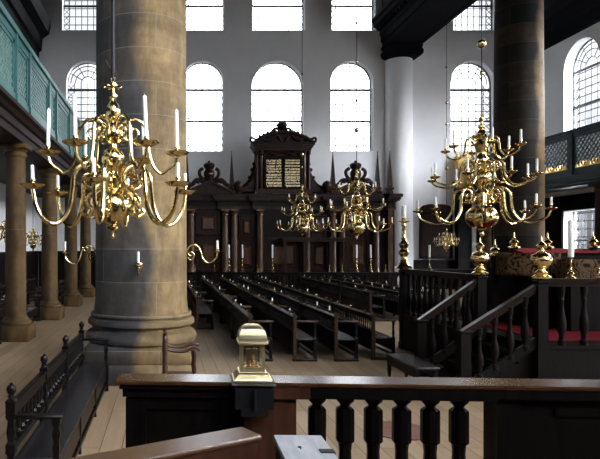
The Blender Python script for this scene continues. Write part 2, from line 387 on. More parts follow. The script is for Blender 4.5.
for s, xw in ((1, XL), (-1, XR)):
    pol = [(xw, 13.7), (xw+.12*s, 13.75), (xw+.15*s, 14.4), (xw+.3*s, 14.5), (xw+.35*s, 15.2), (xw+.75*s, 15.5), (xw+.85*s, 16.0), (xw+.85*s, 16.3), (xw, 16.45)]
    trim(MB().prism(pol, YF, YB), M['beam'], angle=25)
# wainscots, and dark boards painting the shade under the right gallery
trim(MB().box(XL, XL+.08, YF, YB, 0, 2.22).box(XL, XL+.13, YF, YB, 2.2, 2.32), M['wood'], smooth=False)
pn = MB().box(XR-.08, XR, YF, YB, 0, 1.36).box(XR-.12, XR, YF, YB, 1.30, 1.38).box(XR-.08, XR, YF, YB, 4.5, 5.3)
ed = [YF] + sorted([v for y in sideY for v in (y-1.4, y+1.4)]) + [YB]
for a, b in zip(ed[::2], ed[1::2]): pn.box(XR-.08, XR, a, b, 1.36, 4.5)  # dark infill between windows stands in for the gallery's shade
trim(pn, M['wood'], smooth=False)
trim(MB().box(18.95, XR-.12, YB-.1, YB, 1.7, 5.3), M['wood'], smooth=False)  # dark sheet standing in for shade under the right gallery
trim(MB().box(XL+.13, -.2, YB-.08, YB, 0, 2.22).box(XL+.13, -.2, YB-.13, YB, 2.2, 2.32), M['wood'], smooth=False)
trim(MB().box(13.9, XR-.12, YB-.08, YB, 0, 1.68).box(13.9, XR-.12, YB-.13, YB, 1.66, 1.78), M['wood'], smooth=False)

# ------------------------------------------------------------------ columns
def tall_column(x, y, label, mt):
    t = thing('stone_column', label, 'column', (x, y, 0))
    sh = [(.93,1.28),(.905,1.5),(.895,4),(.89,8),(.86,12),(.84,13.75)]
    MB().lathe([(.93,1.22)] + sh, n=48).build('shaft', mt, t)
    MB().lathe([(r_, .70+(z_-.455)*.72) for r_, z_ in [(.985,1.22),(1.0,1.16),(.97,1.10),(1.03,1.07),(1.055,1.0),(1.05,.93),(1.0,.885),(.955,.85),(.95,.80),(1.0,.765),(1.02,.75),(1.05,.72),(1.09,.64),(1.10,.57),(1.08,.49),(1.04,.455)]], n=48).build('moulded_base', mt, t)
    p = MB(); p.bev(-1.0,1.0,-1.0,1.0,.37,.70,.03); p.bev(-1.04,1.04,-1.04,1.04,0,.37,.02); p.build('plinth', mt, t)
    c = MB().lathe([(.84,13.7),(.90,13.75),(.90,13.85),(.86,13.9),(.86,14.0)], n=32); c.bev(-1.1,1.1,-1.1,1.1,14.35,14.65,.06)
    for sy in (-1, 1):
        for sx in (-1, 1):
            ring = [(sx*.86 + .27*math.cos(a*PI/8), 14.15 + .27*math.sin(a*PI/8)) for a in range(16)]
            c.prism(ring, sy*.6, sy*1.02)
    c.box(-1.0,1.0,-.98,.98,14.1,14.36)
    c.build('capital', M['beam'], t); return t
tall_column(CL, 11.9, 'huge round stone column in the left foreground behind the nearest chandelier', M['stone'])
tall_column(CR, 24.1, 'tall shaded round stone column right of centre beside the right gallery', M['stone_b'])
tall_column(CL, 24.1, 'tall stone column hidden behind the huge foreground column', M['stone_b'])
for x, lab in ((CL, 'white plastered half column on the back wall left of the ark'), (CR, 'white plastered half column with dark capital on the back wall right of the ark')):
    t = thing('engaged_column', lab, 'column', (x, YB, 0))
    MB().lathe([(.98,0),(.98,.5),(.9,.6),(.84,.9),(.83,4),(.80,13.9)], n=40).build('shaft', M['plaster'], t)
    c = MB().lathe([(.80,13.88),(.86,13.92),(.86,14.0)], n=32); c.bev(-1.1,1.1,-.99,-.02,14.45,14.66,.05); c.box(-.98,.98,-.92,-.02,14.0,14.46)
    for sx in (-1, 1):
        ring = [(sx*.82 + .3*math.cos(a*PI/8), 14.18 + .29*math.sin(a*PI/8)) for a in range(16)]; c.prism(ring, -1.0, -.05)
    c.build('capital', M['beam'], t)

# ------------------------------------------------------------------ galleries
def small_column(x, y, label):
    t = thing('gallery_column', label, 'column', (x, y, 0), group='stone columns under the galleries')
    MB().lathe([(.30,.62),(.285,.7),(.28,2.5),(.255,5.0)], n=28).build('shaft', M['stone_s'], t)
    b = MB().lathe([(.40,.42),(.43,.46),(.42,.52),(.36,.55),(.34,.6),(.30,.64)], n=28); b.bev(-.46,.46,-.46,.46,0,.43,.03); b.build('base', M['stone_s'], t)
    MB().lathe([(.26,4.95),(.30,5.0),(.30,5.06),(.27,5.1),(.36,5.2)], n=28).bev(-.38,.38,-.38,.38,5.18,5.32,.03).build('capital', M['stone_s'], t); return t
ordn = ['first', 'second', 'third', 'fourth', 'fifth', 'sixth']
for i, y in enumerate((16.4, 21.2, 26.0, 30.8)):
    small_column(-4.08, y, '%s stone gallery column along the left aisle, counted from the camera' % ordn[i])
for i, y in enumerate((26.0, 30.8, 35.4)):
    small_column(17.8+1.15, y, '%s stone column under the dark right gallery, counted from the camera' % ordn[i])

def gallery(side, xf, xw, label, posts, mt, slope, zb=6.08):
    """xf: front face of parapet; posts: y list"""
    s = 1 if xf > xw else -1           # +1: front faces +X (left gallery)
    t = thing('gallery', label, 'gallery', (xf, 0, 0))
    X = lambda a, b: (min(a, b), max(a, b))
    y0, y1 = YF+.05, YB-.15
    # floor and fascia
    MB().box(*X(-.12*s, xw-xf+.15*s), y0, y1, 5.55, 6.0).build('floor_slab', M['wood'], t, smooth=False)
    if s < 0: fx_ = [(-.75*s,5.32),(-.1*s,5.32),(-.1*s,5.40),(.04*s,5.42),(.04*s,5.52),(.0*s,5.56),(.0*s,5.84),(-.14*s,5.84),(-.14*s,5.56),(-.75*s,5.56)]
    fp = [(-.75*s,5.32),(-.1*s,5.32),(-.1*s,5.50),(-.05*s,5.53),(-.05*s,5.72),(.02*s,5.76),(.06*s,5.86),(.14*s,5.92),(.14*s,6.02),(.02*s,6.1),(-.14*s,6.1),(-.14*s,5.56),(-.75*s,5.56)]
    if s < 0: fp = fx_
    MB().prism(fp, y0, y1).build('fascia', M['fascia'] if s > 0 else M['tealshade'], t, angle=25)
    r = MB().box(*X(-.12*s, .03*s), y0, y1, zb, zb+.2).build('bottom_rail', mt, t, smooth=False)
    r = MB(); r.box(*X(-.10*s, .02*s), y0, y1, 7.58, 7.76); r.prism([(-.16*s,7.76),(.08*s,7.76),(.1*s,7.82),(.1*s,7.88),(-.16*s,7.9)], y0, y1); r.build('top_rail', mt, t, angle=25)
    for i, (a, w) in enumerate(posts):
        MB().box(*X(-.14*s, .06*s), a-w/2, a+w/2, zb, 7.78).box(*X(-.16*s, .085*s), a-w/2-.02, a+w/2+.02, zb, zb+.2).build('post', mt, t, smooth=False)
    for (a, wa), (b, wb) in zip(posts[:-1], posts[1:]):
        ya, yb = a+wa/2, b-wb/2
        f = MB(); e = .13
        for (p, q, u, v) in ((ya, ya+e, zb+.2, 7.58), (yb-e, yb, zb+.2, 7.58), (ya, yb, zb+.2, zb+.3), (ya, yb, 7.48, 7.58)): f.box(*X(-.08*s, .0), p, q, u, v)
        fr = f.build('panel_frame', mt, t, smooth=False)
        l = MB(); A, B, U, V = ya+e, yb-e, zb+.3, 7.48; st = .27 if s < 0 else .19
        H = V-U; k = A - H
        while k < B:
            # rising and falling diagonals clipped to the rectangle
            for sg in (1, -1):
                p0, p1 = max(k, A), min(k+H, B)
                if p1 - p0 > .02:
                    z0_, z1_ = (U + (p0-k), U + (p1-k)) if sg > 0 else (V - (p0-k), V - (p1-k))
                    l.bar((-.04*s, p0, z0_), (-.04*s, p1, z1_), .05 if s < 0 else .045, .03, (1,0,0))
            k += st
        l.build('lattice', M['lattice_'+side], fr, smooth=False)
    return t
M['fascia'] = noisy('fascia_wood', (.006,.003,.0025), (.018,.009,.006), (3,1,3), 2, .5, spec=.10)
M['lattice_left'] = noisy('pale_green_lattice', (.13,.26,.23), (.20,.34,.30), (3,3,3), 2, .4); M['lattice_right'] = mat('lattice_dark', (.012,.03,.035), .45)  # left lattice paled to stand for light seen through it
posts = []
y = 35.9
for a in [-1.6,-.2,2.2,3.6,6.4,7.8,10.6,12.0,14.75,16.2,18.95,20.2,23.0,24.35,27.1,28.4,31.2,32.5,35.5]: posts.append((a, .16))
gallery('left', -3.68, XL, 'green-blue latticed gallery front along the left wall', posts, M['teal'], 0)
posts = [(a, .3) for a in (-1.5,1.7,4.9,8.1,11.3,14.5,17.7,21.0,24.25,27.4,30.6,33.8,35.9)]
gallery('right', 18.55, XR, 'shaded teal latticed gallery with gilded strip on the right', posts, M['tealshade'], 0, 5.82)
g = bpy.data.objects['gallery.001']
for (a, w), (b, w2) in zip(posts[:-1], posts[1:]):
    yy = a + .35; gs = MB().box(-.03,.0,a+.3,b-.3,6.11,6.14)
    while yy < b-.35:
        gs.prism([(yy-.09, 6.13), (yy+.09, 6.13), (yy, 6.36)], 0, .03, Matrix(((0,-1,0,-.005),(1,0,0,0),(0,0,1,0),(0,0,0,1)))); yy += .2
    gs.build('gilded_border', M['gold'], g, smooth=False)
# gilded board beside the right gallery, dark pier below it
t = thing('gallery_pier', 'dark tall wooden pier against the back wall with golden board on top', 'pier', (18.0, YB-.42, 0))
MB().box(-.45,.35,-.2,.26,0,6.05).box(-.5,.4,-.25,.26,5.9,6.1).box(-.5,.4,-.25,.26,0,.25).build('shaft', M['wood'], t, smooth=False)
MB().box(-.45,.38,-.16,.2,6.1,7.9).box(-.5,.43,-.2,.22,7.85,8.02).box(-.5,.43,-.2,.22,6.1,6.25).build('gilded_board', M['goldpaint'], t, smooth=False)
t.location.z = 0
# wooden memorial board on back wall, rounded shoulders
bx = MB(); pl = [(-.98,1.85),(.98,1.85),(.98,4.7)] + [(.62 + .36*math.cos(a*PI/12), 4.75 + .36*math.sin(a*PI/12)) for a in range(1,7)] + [(.45,5.15),(-.45,5.15)] + [(-.62 - .36*math.cos(a*PI/12), 4.75 + .36*math.sin(a*PI/12)) for a in range(6,0,-1)] + [(-.98,4.7)]
t = thing('wall_board', 'dark wooden board with rounded shoulders on the white back wall', 'board', (16.4, YB-.12, 0))
bx.prism(pl, 0, .1).build('panel', M['ark'], t)
f = MB(); f.box(-.98,-.86,-.06,0,1.85,4.6).box(.86,.98,-.06,0,1.85,4.6).box(-.98,.98,-.06,0,1.85,2.0).box(-.8,.8,-.05,0,4.55,4.65); f.build('frame', M['wood'], t, smooth=False)
t.location.y = YB-.2

# ------------------------------------------------------------------ ark
def ark():
    X0, Y0 = 6.77, 34.4
    t = thing('torah_ark', 'towering carved dark wood ark with pediments and gold-lettered tablets against the back wall', 'ark', (X0, Y0, 0))
    W = 6.45
    b = MB(); b.box(-W,W,.15,.98,.0,4.8); b.box(-W-.1,W+.1,.0,.98,0,.9); b.box(-W-.14,W+.14,-.05,.98,.82,.95); b.box(-5.6,5.6,.9,2.0,0,5.5); b.build('cabinet', M['arkshade'], t, smooth=False)
    # main entablature with breaks forward over column pairs
    e = MB(); ent = [(4.72,.0),(4.86,.04),(4.9,.02),(5.15,.02),(5.2,.1),(5.28,.2),(5.42,.26),(5.5,.34),(5.58,.34)]
    fz = MB()
    def entab(xa, xb, y):
        for (za, p), (zb, q) in zip(ent[:-1], ent[1:]):
            (fz if 4.89 < za < 5.2 or za > 5.45 else e).box(xa-q, xb+q, y-q, .98, za, zb)
    entab(-W, W, .1); 
    for xa, xb in ((-5.6,-5.0),(-3.75,-2.45),(-1.75,-1.05),(1.05,1.75),(2.45,3.75),(5.0,5.6),(-6.3,-5.95),(5.95,6.3)): entab(xa, xb, -.18)
    e.build('entablature', M['ark'], t, smooth=False); fz.build('frieze', M['arkshade'], t, smooth=False)  # dark strips paint the shading between the mouldings
    colx = (5.28, 3.34, 2.82, 1.35)
    for cx in colx:
        for s in (-1, 1):
            m = MB().lathe([(.25,.95),(.25,1.0),(.21,1.05),(.205,1.4),(.20,2.6),(.17,4.35)], s*cx, -.12, 0, 20)
            o = m.build('column', M['arkcol'], t)
            MB().lathe([(.17,4.33),(.21,4.36),(.21,4.42),(.18,4.46),(.2,4.52),(.27,4.62)], s*cx, -.12, 0, 16).box(s*cx-.24, s*cx+.24, -.32, .1, 4.62, 4.73).lathe([(.09,-.0),(.09,.02)], s*cx-.2, -.12, 4.52, 8).build('capital', M['arkcol'], o)
    for s in (-1, 1):   # outer half columns at the far ends
        MB().box(s*6.12-.13, s*6.12+.13, -.1, .15, .95, 4.72).build('pilaster', M['arkcol'], t, smooth=False)
    # panels: (xc, w, z0, z1)
    pan = [(4.3,1.25,1.2,3.05),(4.3,1.25,3.3,4.5),(2.08,.9,1.2,2.9),(2.08,.72,3.1,4.3),(0,2.1,1.2,3.0)]
    def panel(xc, w, z0, z1):
        for s in ((-1, 1) if xc else (1,)):
            m = MB(); x = s*xc; y = .15
            m.box(x-w/2, x+w/2, y-.03, y, z0, z1)
            for a in ((x-w/2-.06, x-w/2+.06, z0-.06, z1+.06), (x+w/2-.06, x+w/2+.06, z0-.06, z1+.06), (x-w/2, x+w/2, z0-.06, z0+.06), (x-w/2, x+w/2, z1-.06, z1+.06)):
                m.box(a[0], a[1], y-.13, y, a[2], a[3])
            iw, ih = w*.62, (z1-z0)*.66; zc = (z0+z1)/2
            d_ = m.build('door', M['ark'], t, smooth=False)
            q_ = MB(); q_.add([(x-iw/2,y-.03,zc-ih/2),(x+iw/2,y-.03,zc-ih/2),(x+iw/2,y-.03,zc+ih/2),(x-iw/2,y-.03,zc+ih/2),(x-iw/2+.1,y-.13,zc-ih/2+.1),(x+iw/2-.1,y-.13,zc-ih/2+.1),(x+iw/2-.1,y-.13,zc+ih/2-.1),(x-iw/2+.1,y-.13,zc+ih/2-.1)], [(3,2,1,0),(4,5,6,7),(0,1,5,4),(1,2,6,5),(2,3,7,6),(3,0,4,7)])
            q_.build('raised_field', M['arkcol'], d_, smooth=False)  # paler wood paints light onto the raised relief
            MB().box(x-w/2-.1, x+w/2+.1, y-.2, y, z1+.06, z1+.12).build('door_moulding', M['ark'], d_, smooth=False)
    for p in pan: panel(*p)
    # central portal
    m = MB(); m.box(-.15,3.5,-.75,-.1,2.86,3.08).box(-.2,3.6,-.82,-.1,3.02,3.1)
    m.build('portal_lintel', M['ark'], t, smooth=False)
    for cx in (.0, 1.1, 2.55, 3.3):
        MB().box(cx-.08,cx+.08,-.68,-.5,0,2.86).build('portal_post', M['ark'], t, smooth=False)
    # attic over the entablature
    a = MB(); a.box(-1.5,1.5,.2,1.1,5.58,8.2); a.box(-2.3,2.3,.3,1.1,5.58,5.75)
    a.build('attic', M['ark'], t, smooth=False)
    for s in (-1, 1):
        o = MB().lathe([(.12,5.86),(.12,5.92),(.09,5.96),(.085,7.7),(.075,7.85)], s*1.23, .08, 0, 16).build('attic_column', M['arkcol'], t)
        MB().lathe([(.08,7.83),(.12,7.87),(.11,7.95),(.15,8.08)], s*1.23, .08, 0, 12).build('capital', M['ark'], o)
        MB().lathe([(.10,5.86),(.08,5.96),(.075,7.85),(.12,7.9),(.13,8.08)], s*1.5, .12, 0, 12).build('attic_column', M['ark'], t)
    c = MB()
    for za, zb, q in ((8.08,8.2,.05),(8.2,8.28,.1),(8.28,8.38,.15),(8.38,8.48,.22)): c.box(-1.55-q, 1.55+q, -.05-q, 1.05, za, zb)
    c.build('attic_cornice', M['ark'], t, smooth=False)
    MB().box(-1.62,1.62,-.15,.25,5.6,5.86).build('attic_base', M['ark'], t, smooth=False)
    R = 2.6; zc = 9.12 - R
    n = 16; xs = [-1.66 + 3.32*i/n for i in range(n+1)]
    arc = [(x, zc + math.sqrt(R*R - x*x)) for x in xs]
    MB().prism([(-1.66,8.46),(1.66,8.46)] + arc[::-1], -.05, 1.0).build('segmental_pediment', M['ark'], t)
    p = MB(); arc2 = [(x*1.05, z+.02) for x, z in arc]
    for (x, z), (x2, z2) in zip(arc2[:-1], arc2[1:]): p.bar((x,.3,z), (x2,.3,z2), 1.0, .11, (0,0,1))
    p.build('pediment_moulding', M['ark'], t)
    for i in range(2, n-1):
        x, z = arc2[i]; MB().ball(x, .1, z+.09, .11, 8, .8).build('carved_leaf', M['ark'], t)
    for s in (-1, 1):
        p = MB().tube(crom([(s*.12,-.1,8.6),(s*.4,-.1,8.95),(s*.7,-.1,8.7),(s*.95,-.1,8.62),(s*1.2,-.1,8.72),(s*1.4,-.1,8.6)], 5), .075, 7).build('carved_scroll', M['ark'], t)
        p = MB().tube(crom([(s*1.62,-.05,8.5),(s*1.86,-.05,8.62),(s*1.82,-.05,8.8),(s*1.62,-.05,8.74)], 4), .07, 7).build('carved_scroll', M['ark'], t)
    m = MB(); m.lathe([(.36,0),(.30,.08),(.17,.12),(.14,.2),(.24,.28),(.31,.4),(.30,.5),(.2,.6),(.1,.64),(.08,.68),(.0,.7)], 0, .3, 9.16, 14)
    for s in (-1, 1): m.tube(crom([(s*.1,.3,9.3),(s*.36,.3,9.42),(s*.56,.3,9.26),(s*.6,.3,9.1),(s*.8,.3,9.02)], 4), .08, 7)
    m.build('crown_finial', M['ark'], t)
    # concave wings
    for s in (-1, 1):
        pts = [(1.5,7.4),(1.5,5.58),(2.8,5.58),(2.8,5.8)] + [(1.52 + 1.2*(1-math.sin(a*PI/16)), 5.85 + 1.5*(1-math.cos(a*PI/16))) for a in range(1,8)]
        pts = [(s*x, z) for x, z in pts]
        w = MB().prism(pts, .3, .75)
        w.tube(crom([(s*1.55,.5,7.4),(s*1.66,.5,6.85),(s*2.05,.5,6.2),(s*2.65,.5,5.9)], 4), .09, 7); w.ball(s*1.70,.5,7.05,.12,8); w.ball(s*1.85,.5,6.6,.11,8); w.ball(s*1.58,.5,7.38,.13,8)
        w.build('concave_wing', M['ark'], t)
        MB().lathe([(.16,5.58),(.12,5.7),(.2,5.85),(.27,6.0),(.27,6.15),(.18,6.3),(.06,6.36),(0,6.4)], s*2.55, .15, 0, 14).build('urn', M['ark'], t)
        for ox in (2.92, 5.5, 6.2):
            MB().box(s*ox-.16, s*ox+.16, .1, .42, 5.58, 5.8).square([(.08,5.8),(.18,5.86),(.19,5.98),(.12,6.02),(.135,6.08),(.125,6.25),(.012,8.05)], s*ox, .26).ball(s*ox,.26,8.06,.035,8).build('obelisk', M['ark'], t, smooth=False)
        # side pediments
        q = MB(); x = s*4.22
        q.prism([(x-1.38,5.58),(x+1.38,5.58),(x+1.38,5.66),(x+.35,6.2),(x-.35,6.2),(x-1.38,5.66)], 0, .9)
        q.bar((x-1.45,.4,5.68),(x,.4,6.32),1.05,.11,(0,0,1)); q.bar((x+1.45,.4,5.68),(x,.4,6.32),1.05,.11,(0,0,1))
        q.build('side_pediment', M['ark'], t, smooth=False)
        q = MB(); q.ball(x,.2,6.78,.32,12,1.1); q.lathe([(.2,6.3),(.26,6.45),(.3,6.6)], x,.2,0,12); q.lathe([(.2,7.02),(.3,7.12),(.34,7.3),(.24,7.4),(.1,7.42),(.08,7.52),(.0,7.56)], x,.2,0,12)
        for u in (-1, 1):
            q.tube(crom([(x+u*.2,.2,6.35),(x+u*.5,.2,6.62),(x+u*.56,.2,6.92),(x+u*.36,.2,7.1)],4), .10, 7)
            q.tube(crom([(x+u*.3,.2,6.3),(x+u*.7,.2,6.42),(x+u*1.0,.2,6.15),(x+u*1.3,.2,6.0),(x+u*1.45,.2,5.8)],4), .13, 7)
            for k in range(5): q.ball(x+u*(.45+.22*k), .15, 6.45-.12*k, .12, 7)
        q.build('carved_crest', M['ark'], t)
        MB().ball(x,-.1,6.72,.15,12,.7).build('shield', M['arkcol'], t)
    # tablets with gold lettering
    for s, lines in ((1, T_R), (-1, T_L)):
        x = s*.53
        tb = MB().box(x-.5, x+.5, -.02, .22, 5.9, 7.7).box(x-.55,x-.49,-.06,.1,5.9,7.7).box(x+.49,x+.55,-.06,.1,5.9,7.7).box(x-.5,x+.5,-.06,.1,7.62,7.75).build('tablet', M['blacktab'], t, smooth=False)
        n = len(lines)
        for i, ln in enumerate(lines):
            cu = bpy.data.curves.new('line', 'FONT'); cu.body = ln[::-1]; cu.size = .2; cu.align_x = 'CENTER'; cu.space_word = .55; cu.extrude = .008; cu.offset = .010
            to = bpy.data.objects.new('line', cu); COL.objects.link(to); bpy.context.view_layer.update()
            me = bpy.data.meshes.new_from_object(to); bpy.data.objects.remove(to)
            if len(me.vertices) == 0: continue
            xs = [v.co.x for v in me.vertices]; ys = [v.co.y for v in me.vertices]; sc = .86/(max(xs)-min(xs)); h = .135/(max(ys)-min(ys)); mx = (max(xs)+min(xs))/2; my = min(ys)
            for v in me.vertices: v.co = Vector(((v.co.x-mx)*sc, -v.co.z, (v.co.y-my)*min(h, 1.2)))
            me.materials.append(M['goldtxt'])
            o = bpy.data.objects.new('gold_lettering', me); COL.objects.link(o); o.parent = tb; o.location = (x, -.03, 7.44 - i*(1.62/n))
    m = MB()
    for s in (-1, 1):
        for k in range(5): pass
    m.tube(crom([(-1.1,-.02,7.85),(-.8,-.02,8.0),(-.5,-.02,7.85),(-.2,-.02,8.0),(.2,-.02,8.0),(.5,-.02,7.85),(.8,-.02,8.0),(1.1,-.02,7.85)],5),.07,7)
    m.build('carved_frieze', M['ark'], t)
    return t
T_R = ['אנכי יהוה אלהיך', 'אשר הוצאתיך', 'לא יהיה לך אלהים', 'אחרים על פני', 'לא תשא את שם', 'יהוה אלהיך לשוא', 'זכור את יום השבת', 'לקדשו', 'כבד את אביך', 'ואת אמך']
T_L = ['לא תרצח', 'לא תנאף', 'לא תגנב', 'לא תענה ברעך', 'עד שקר', 'לא תחמד בית', 'רעך לא תחמד', 'אשת רעך ועבדו', 'ואמתו ושורו', 'וכל אשר לרעך']
ark()

# ------------------------------------------------------------------ low fence in front of the ark
FY = 32.5; FZ = 1.2
t = thing('ark_fence', 'low dark wooden fence before the ark, carrying the brass candlesticks', 'fence', (6.8, FY, 0))
MB().bev(-6.6,6.6,-.11,.11,FZ-.09,FZ,.02).build('top_rail', M['wood'], t)
MB().box(-6.6,6.6,-.05,.05,0,.18).box(-6.6,6.6,-.04,.04,FZ-.2,FZ-.09).build('bottom_rail', M['wood'], t, smooth=False)
for i in range(12):
    x = -6.5 + 13.0*i/11; MB().box(x-.08,x+.08,-.09,.09,0,FZ-.09).build('post', M['wood'], t, smooth=False)
sp = MB().lathe([(.03,.18),(.045,.3),(.025,.45),(.04,.6),(.025,.8),(.03,1.0)], 0, 0, 0, 8)
first = None
for i in range(11):
    for k in range(1, 6):
        x = -6.5 + 13.0*(i + k/6)/11
        if first is None: first = sp.build('baluster', M['wood'], t); first.location.x = x
        else:
            c_ = first.copy(); COL.objects.link(c_); c_.parent = t; c_.location.x = x

# ------------------------------------------------------------------ candlesticks
STICK = [(.0,0),(.115,0),(.12,.02),(.10,.045),(.07,.07),(.05,.09),(.055,.13),(.08,.17),(.055,.22),(.03,.25),(.045,.28),(.03,.31),(.022,.40),(.02,.50),(.035,.54),(.02,.57),(.02,.62),(.07,.645),(.072,.655),(.025,.66),(.028,.70),(.028,.73),(.0,.73)]
def candle_mesh(r, h):
    key = (round(r,4), round(h,3))
    if key not in KIDS:
        o = MB().lathe([(r,0),(r*.96,h*.96),(r*.7,h*.985),(.0015,h),(.0012,h+.015)], n=12).build('candle', M['wax']); KIDS[key] = o
        return o, True
    return KIDS[key], False
def candle(loc, r, h, label, group, tilt=(0,0)):
    o, new = candle_mesh(r, h)
    if not new: o = o.copy(); COL.objects.link(o)
    o.location = loc; o.rotation_euler = (tilt[0], tilt[1], 0)
    return tag(o, label, 'candle', group)
def stick(loc, k, kr, label, ch, cr, group=None, mt='brassold', clabel=None, z=1.0):
    t = thing('candlestick', label, 'candlestick', loc, 0, group)
    a = [(r*k*kr, zz*k) for r, zz in STICK if zz <= .23]; b = [(r*k*kr, zz*k) for r, zz in STICK if .22 <= zz <= .625]; c = [(r*k*kr, zz*k) for r, zz in STICK if zz >= .62]
    MB().lathe(a, n=20).build('foot', M[mt], t); MB().lathe(b, n=16).build('stem', M[mt], t); MB().lathe(c, n=20).build('drip_pan', M[mt], t)
    if ch: candle((loc[0], loc[1], loc[2]+.73*k-.002), cr, ch, clabel, None, (random.uniform(-.01,.01), random.uniform(-.01,.01)))
    return t
fx = lambda px: (px-165)*FY/600
big = [(229,'first big','the left'), (242.5,'second big','the left'), (272.5,'third big','the left'), (356.6,'fourth big','the left'), (370.7,'fifth big','the left')]
for px, a, b in big:
    stick((fx(px), FY, FZ), 1.05, 1.15, '%s brass candlestick on the ark fence, from %s' % (a, b), .72, .045, None, 'brass', 'candle in %s brass candlestick on the ark fence, %s' % (a, b))
small = [195, 214.5, 257.4, 329.6, 342.3, 385.6]
nm = ['leftmost', 'second from left', 'third from left', 'fourth from left', 'fifth from left', 'rightmost']
for px, a in zip(small, nm):
    stick((fx(px), FY, FZ), .55, 1.0, 'small short brass candlestick on the ark fence, %s of the small ones' % a, 0, 0)

# ------------------------------------------------------------------ chandeliers
def arm_curve(R, zc, zt, zb, rt, r0=.09):
    """r,z points from body to cup: inner scroll, crest, hanging S, cup"""
    h = zt - zb
    rho = .24*h; rc = max(rt*.80, rho+.075); S = []
    for a, q in ((470,.22),(430,.30),(380,.42),(330,.52),(280,.62),(230,.76),(185,.88),(140,.96),(100,1.0),(62,1.02)):
        S.append((rc + rho*q*math.cos(math.radians(a)), zt - rho + rho*q*math.sin(math.radians(a))))
    d = R - rt
    S += [(rc+rho*1.06, zt-.17*h), (rc+rho*1.2, zt-.42*h), (rc+rho*1.36, zt-.68*h), (rc+rho*1.36+(R-rc-rho*1.36)*.17, zt-.90*h), (rc+rho*1.36+(R-rc-rho*1.36)*.42, zb), (rt+d*.78, zb+.07*h), (rt+d*.93, zb+(zc-zb)*.45), (R, zc-.03)]
    spiral = [(r0*.5, zt-.46*h), (rc-rho*.75, zt-.40*h), (rc+rho*.1, zt-.52*h), (rc+rho*.25, zt-.64*h), (rc-rho*.2, zt-.76*h), (rc+rho*.1, zt-.86*h), (rc+rho*.6, zt-.80*h), (rc+rho*.45, zt-.72*h)]
    return spiral, S
def chandelier(name, label, loc, tiers, body, rod_top, rod, k=.019, hookz=None, group=None, pan=.10):
    """tiers: (n, R, zcup, ztop, zbot, rtop, phase) relative to loc z"""
    t = thing(name, label, 'chandelier', loc, 0, group)
    MB().lathe(body, n=28).build('body', M['brass'], t)
    cups = []
    for (n, R, zc, zt, zb, rt, ph) in tiers:
        spi, S = arm_curve(R, zc, zt, zb, rt)
        m = MB(); c1 = crom([(a, 0, b) for a, b in S], 5); nn = len(c1)
        kk = k*(1.0 if zc < .5 else .72 if len(tiers) == 2 else .85); m.tube(c1, [kk*(.62+.5*min(1,i/42)-.25*max(0,i-60)/max(1,nn-60)) for i in range(nn)], 8); 
        if zc < .5 and len(tiers) == 2: m.tube(crom([(a,0,b) for a, b in spi], 4), [k*(.5+.5*min(1,i/8)) for i in range(4*7+1)], 7)
        else: m.tube([(0,0,spi[1][1]-.04),(spi[1][0],0,spi[1][1])], k*.8, 7)
        m.ball(S[0][0], 0, S[0][1], k*1.6, 8)
        arm = m.build('arm', M['brass'], t)
        p = MB().lathe([(.012,-.05),(.03,-.03),(.018,-.015),(.03,-.012),(pan*.6,-.026),(pan*.92,-.004),(pan,.012),(pan*.97,.018),(.03,.01),(.022,.02),(.02,.04),(.03,.055),(.028,.075),(.0,.075)], R, 0, zc, 16)
        pn = p.build('drip_pan', M['brass'], arm)
        for i in range(n):
            a = ph + 2*PI*i/n
            if i: 
                ar = arm.copy(); COL.objects.link(ar); ar.parent = t; pp = pn.copy(); COL.objects.link(pp); pp.parent = ar
            else: ar = arm
            ar.rotation_euler.z = a
            cups.append((loc[0]+R*math.cos(a), loc[1]+R*math.sin(a), loc[2]+zc+.073, len(tiers)))
        yield_t = t
    m = MB()
    z0 = body[-1][1] if hookz is None else hookz
    m.tube([(0,0,z0-.02),(0,0,z0+(rod_top-z0)*.5),(0,0,rod_top)], rod, 8)
    m.build('hanging_rod', M['black'], t)
    return t, cups

# nearest chandelier (two tiers of six)
body1 = [(0,-.37),(.018,-.36),(.03,-.33),(.018,-.30),(.03,-.27),(.07,-.25),(.075,-.22),(.045,-.205),(.04,-.19),(.08,-.175),(.15,-.14),(.20,-.06),(.215,.02),(.20,.10),(.15,.165),(.09,.20),(.06,.22),(.075,.26),(.10,.30),(.10,.34),(.06,.38),(.05,.42),(.09,.47),(.13,.54),(.135,.60),(.10,.66),(.05,.70),(.045,.74),(.08,.78),(.095,.86),(.09,.92),(.055,.97),(.045,1.0),(.07,1.03),(.085,1.10),(.085,1.15),(.06,1.2),(.035,1.24),(.03,1.27),(.05,1.29),(.05,1.32),(.022,1.34),(.02,1.40),(.04,1.42),(.04,1.45),(.018,1.47),(.03,1.51),(.0,1.53)]
C1 = (-.607, 7.0, 2.97)
t1, cups = chandelier('chandelier', 'large two-tiered brass chandelier hanging before the huge stone column at left', C1,
    [(6, .93, .22, .50, -.20, .35, math.radians(-97)), (6, .75, .64, 1.03, .40, .23, math.radians(3))], body1, 11.7, .024, k=.025, hookz=1.5, pan=.142)
st = MB()
for i in range(6): a = i*PI/3; st.tube([(0,0,1.40),(.09*math.cos(a),.09*math.sin(a),1.405)], [.010,.014], 6); st.ball(.095*math.cos(a),.095*math.sin(a),1.405,.014,8)
st.build('star_collar', M['brass'], t1)
MB().tube(crom([(0,0,1.50),(.03,0,1.56),(.0,0,1.60),(-.05,0,1.64),(-.09,0,1.72)],4), .014, 7).build('hook', M['black'], t1)
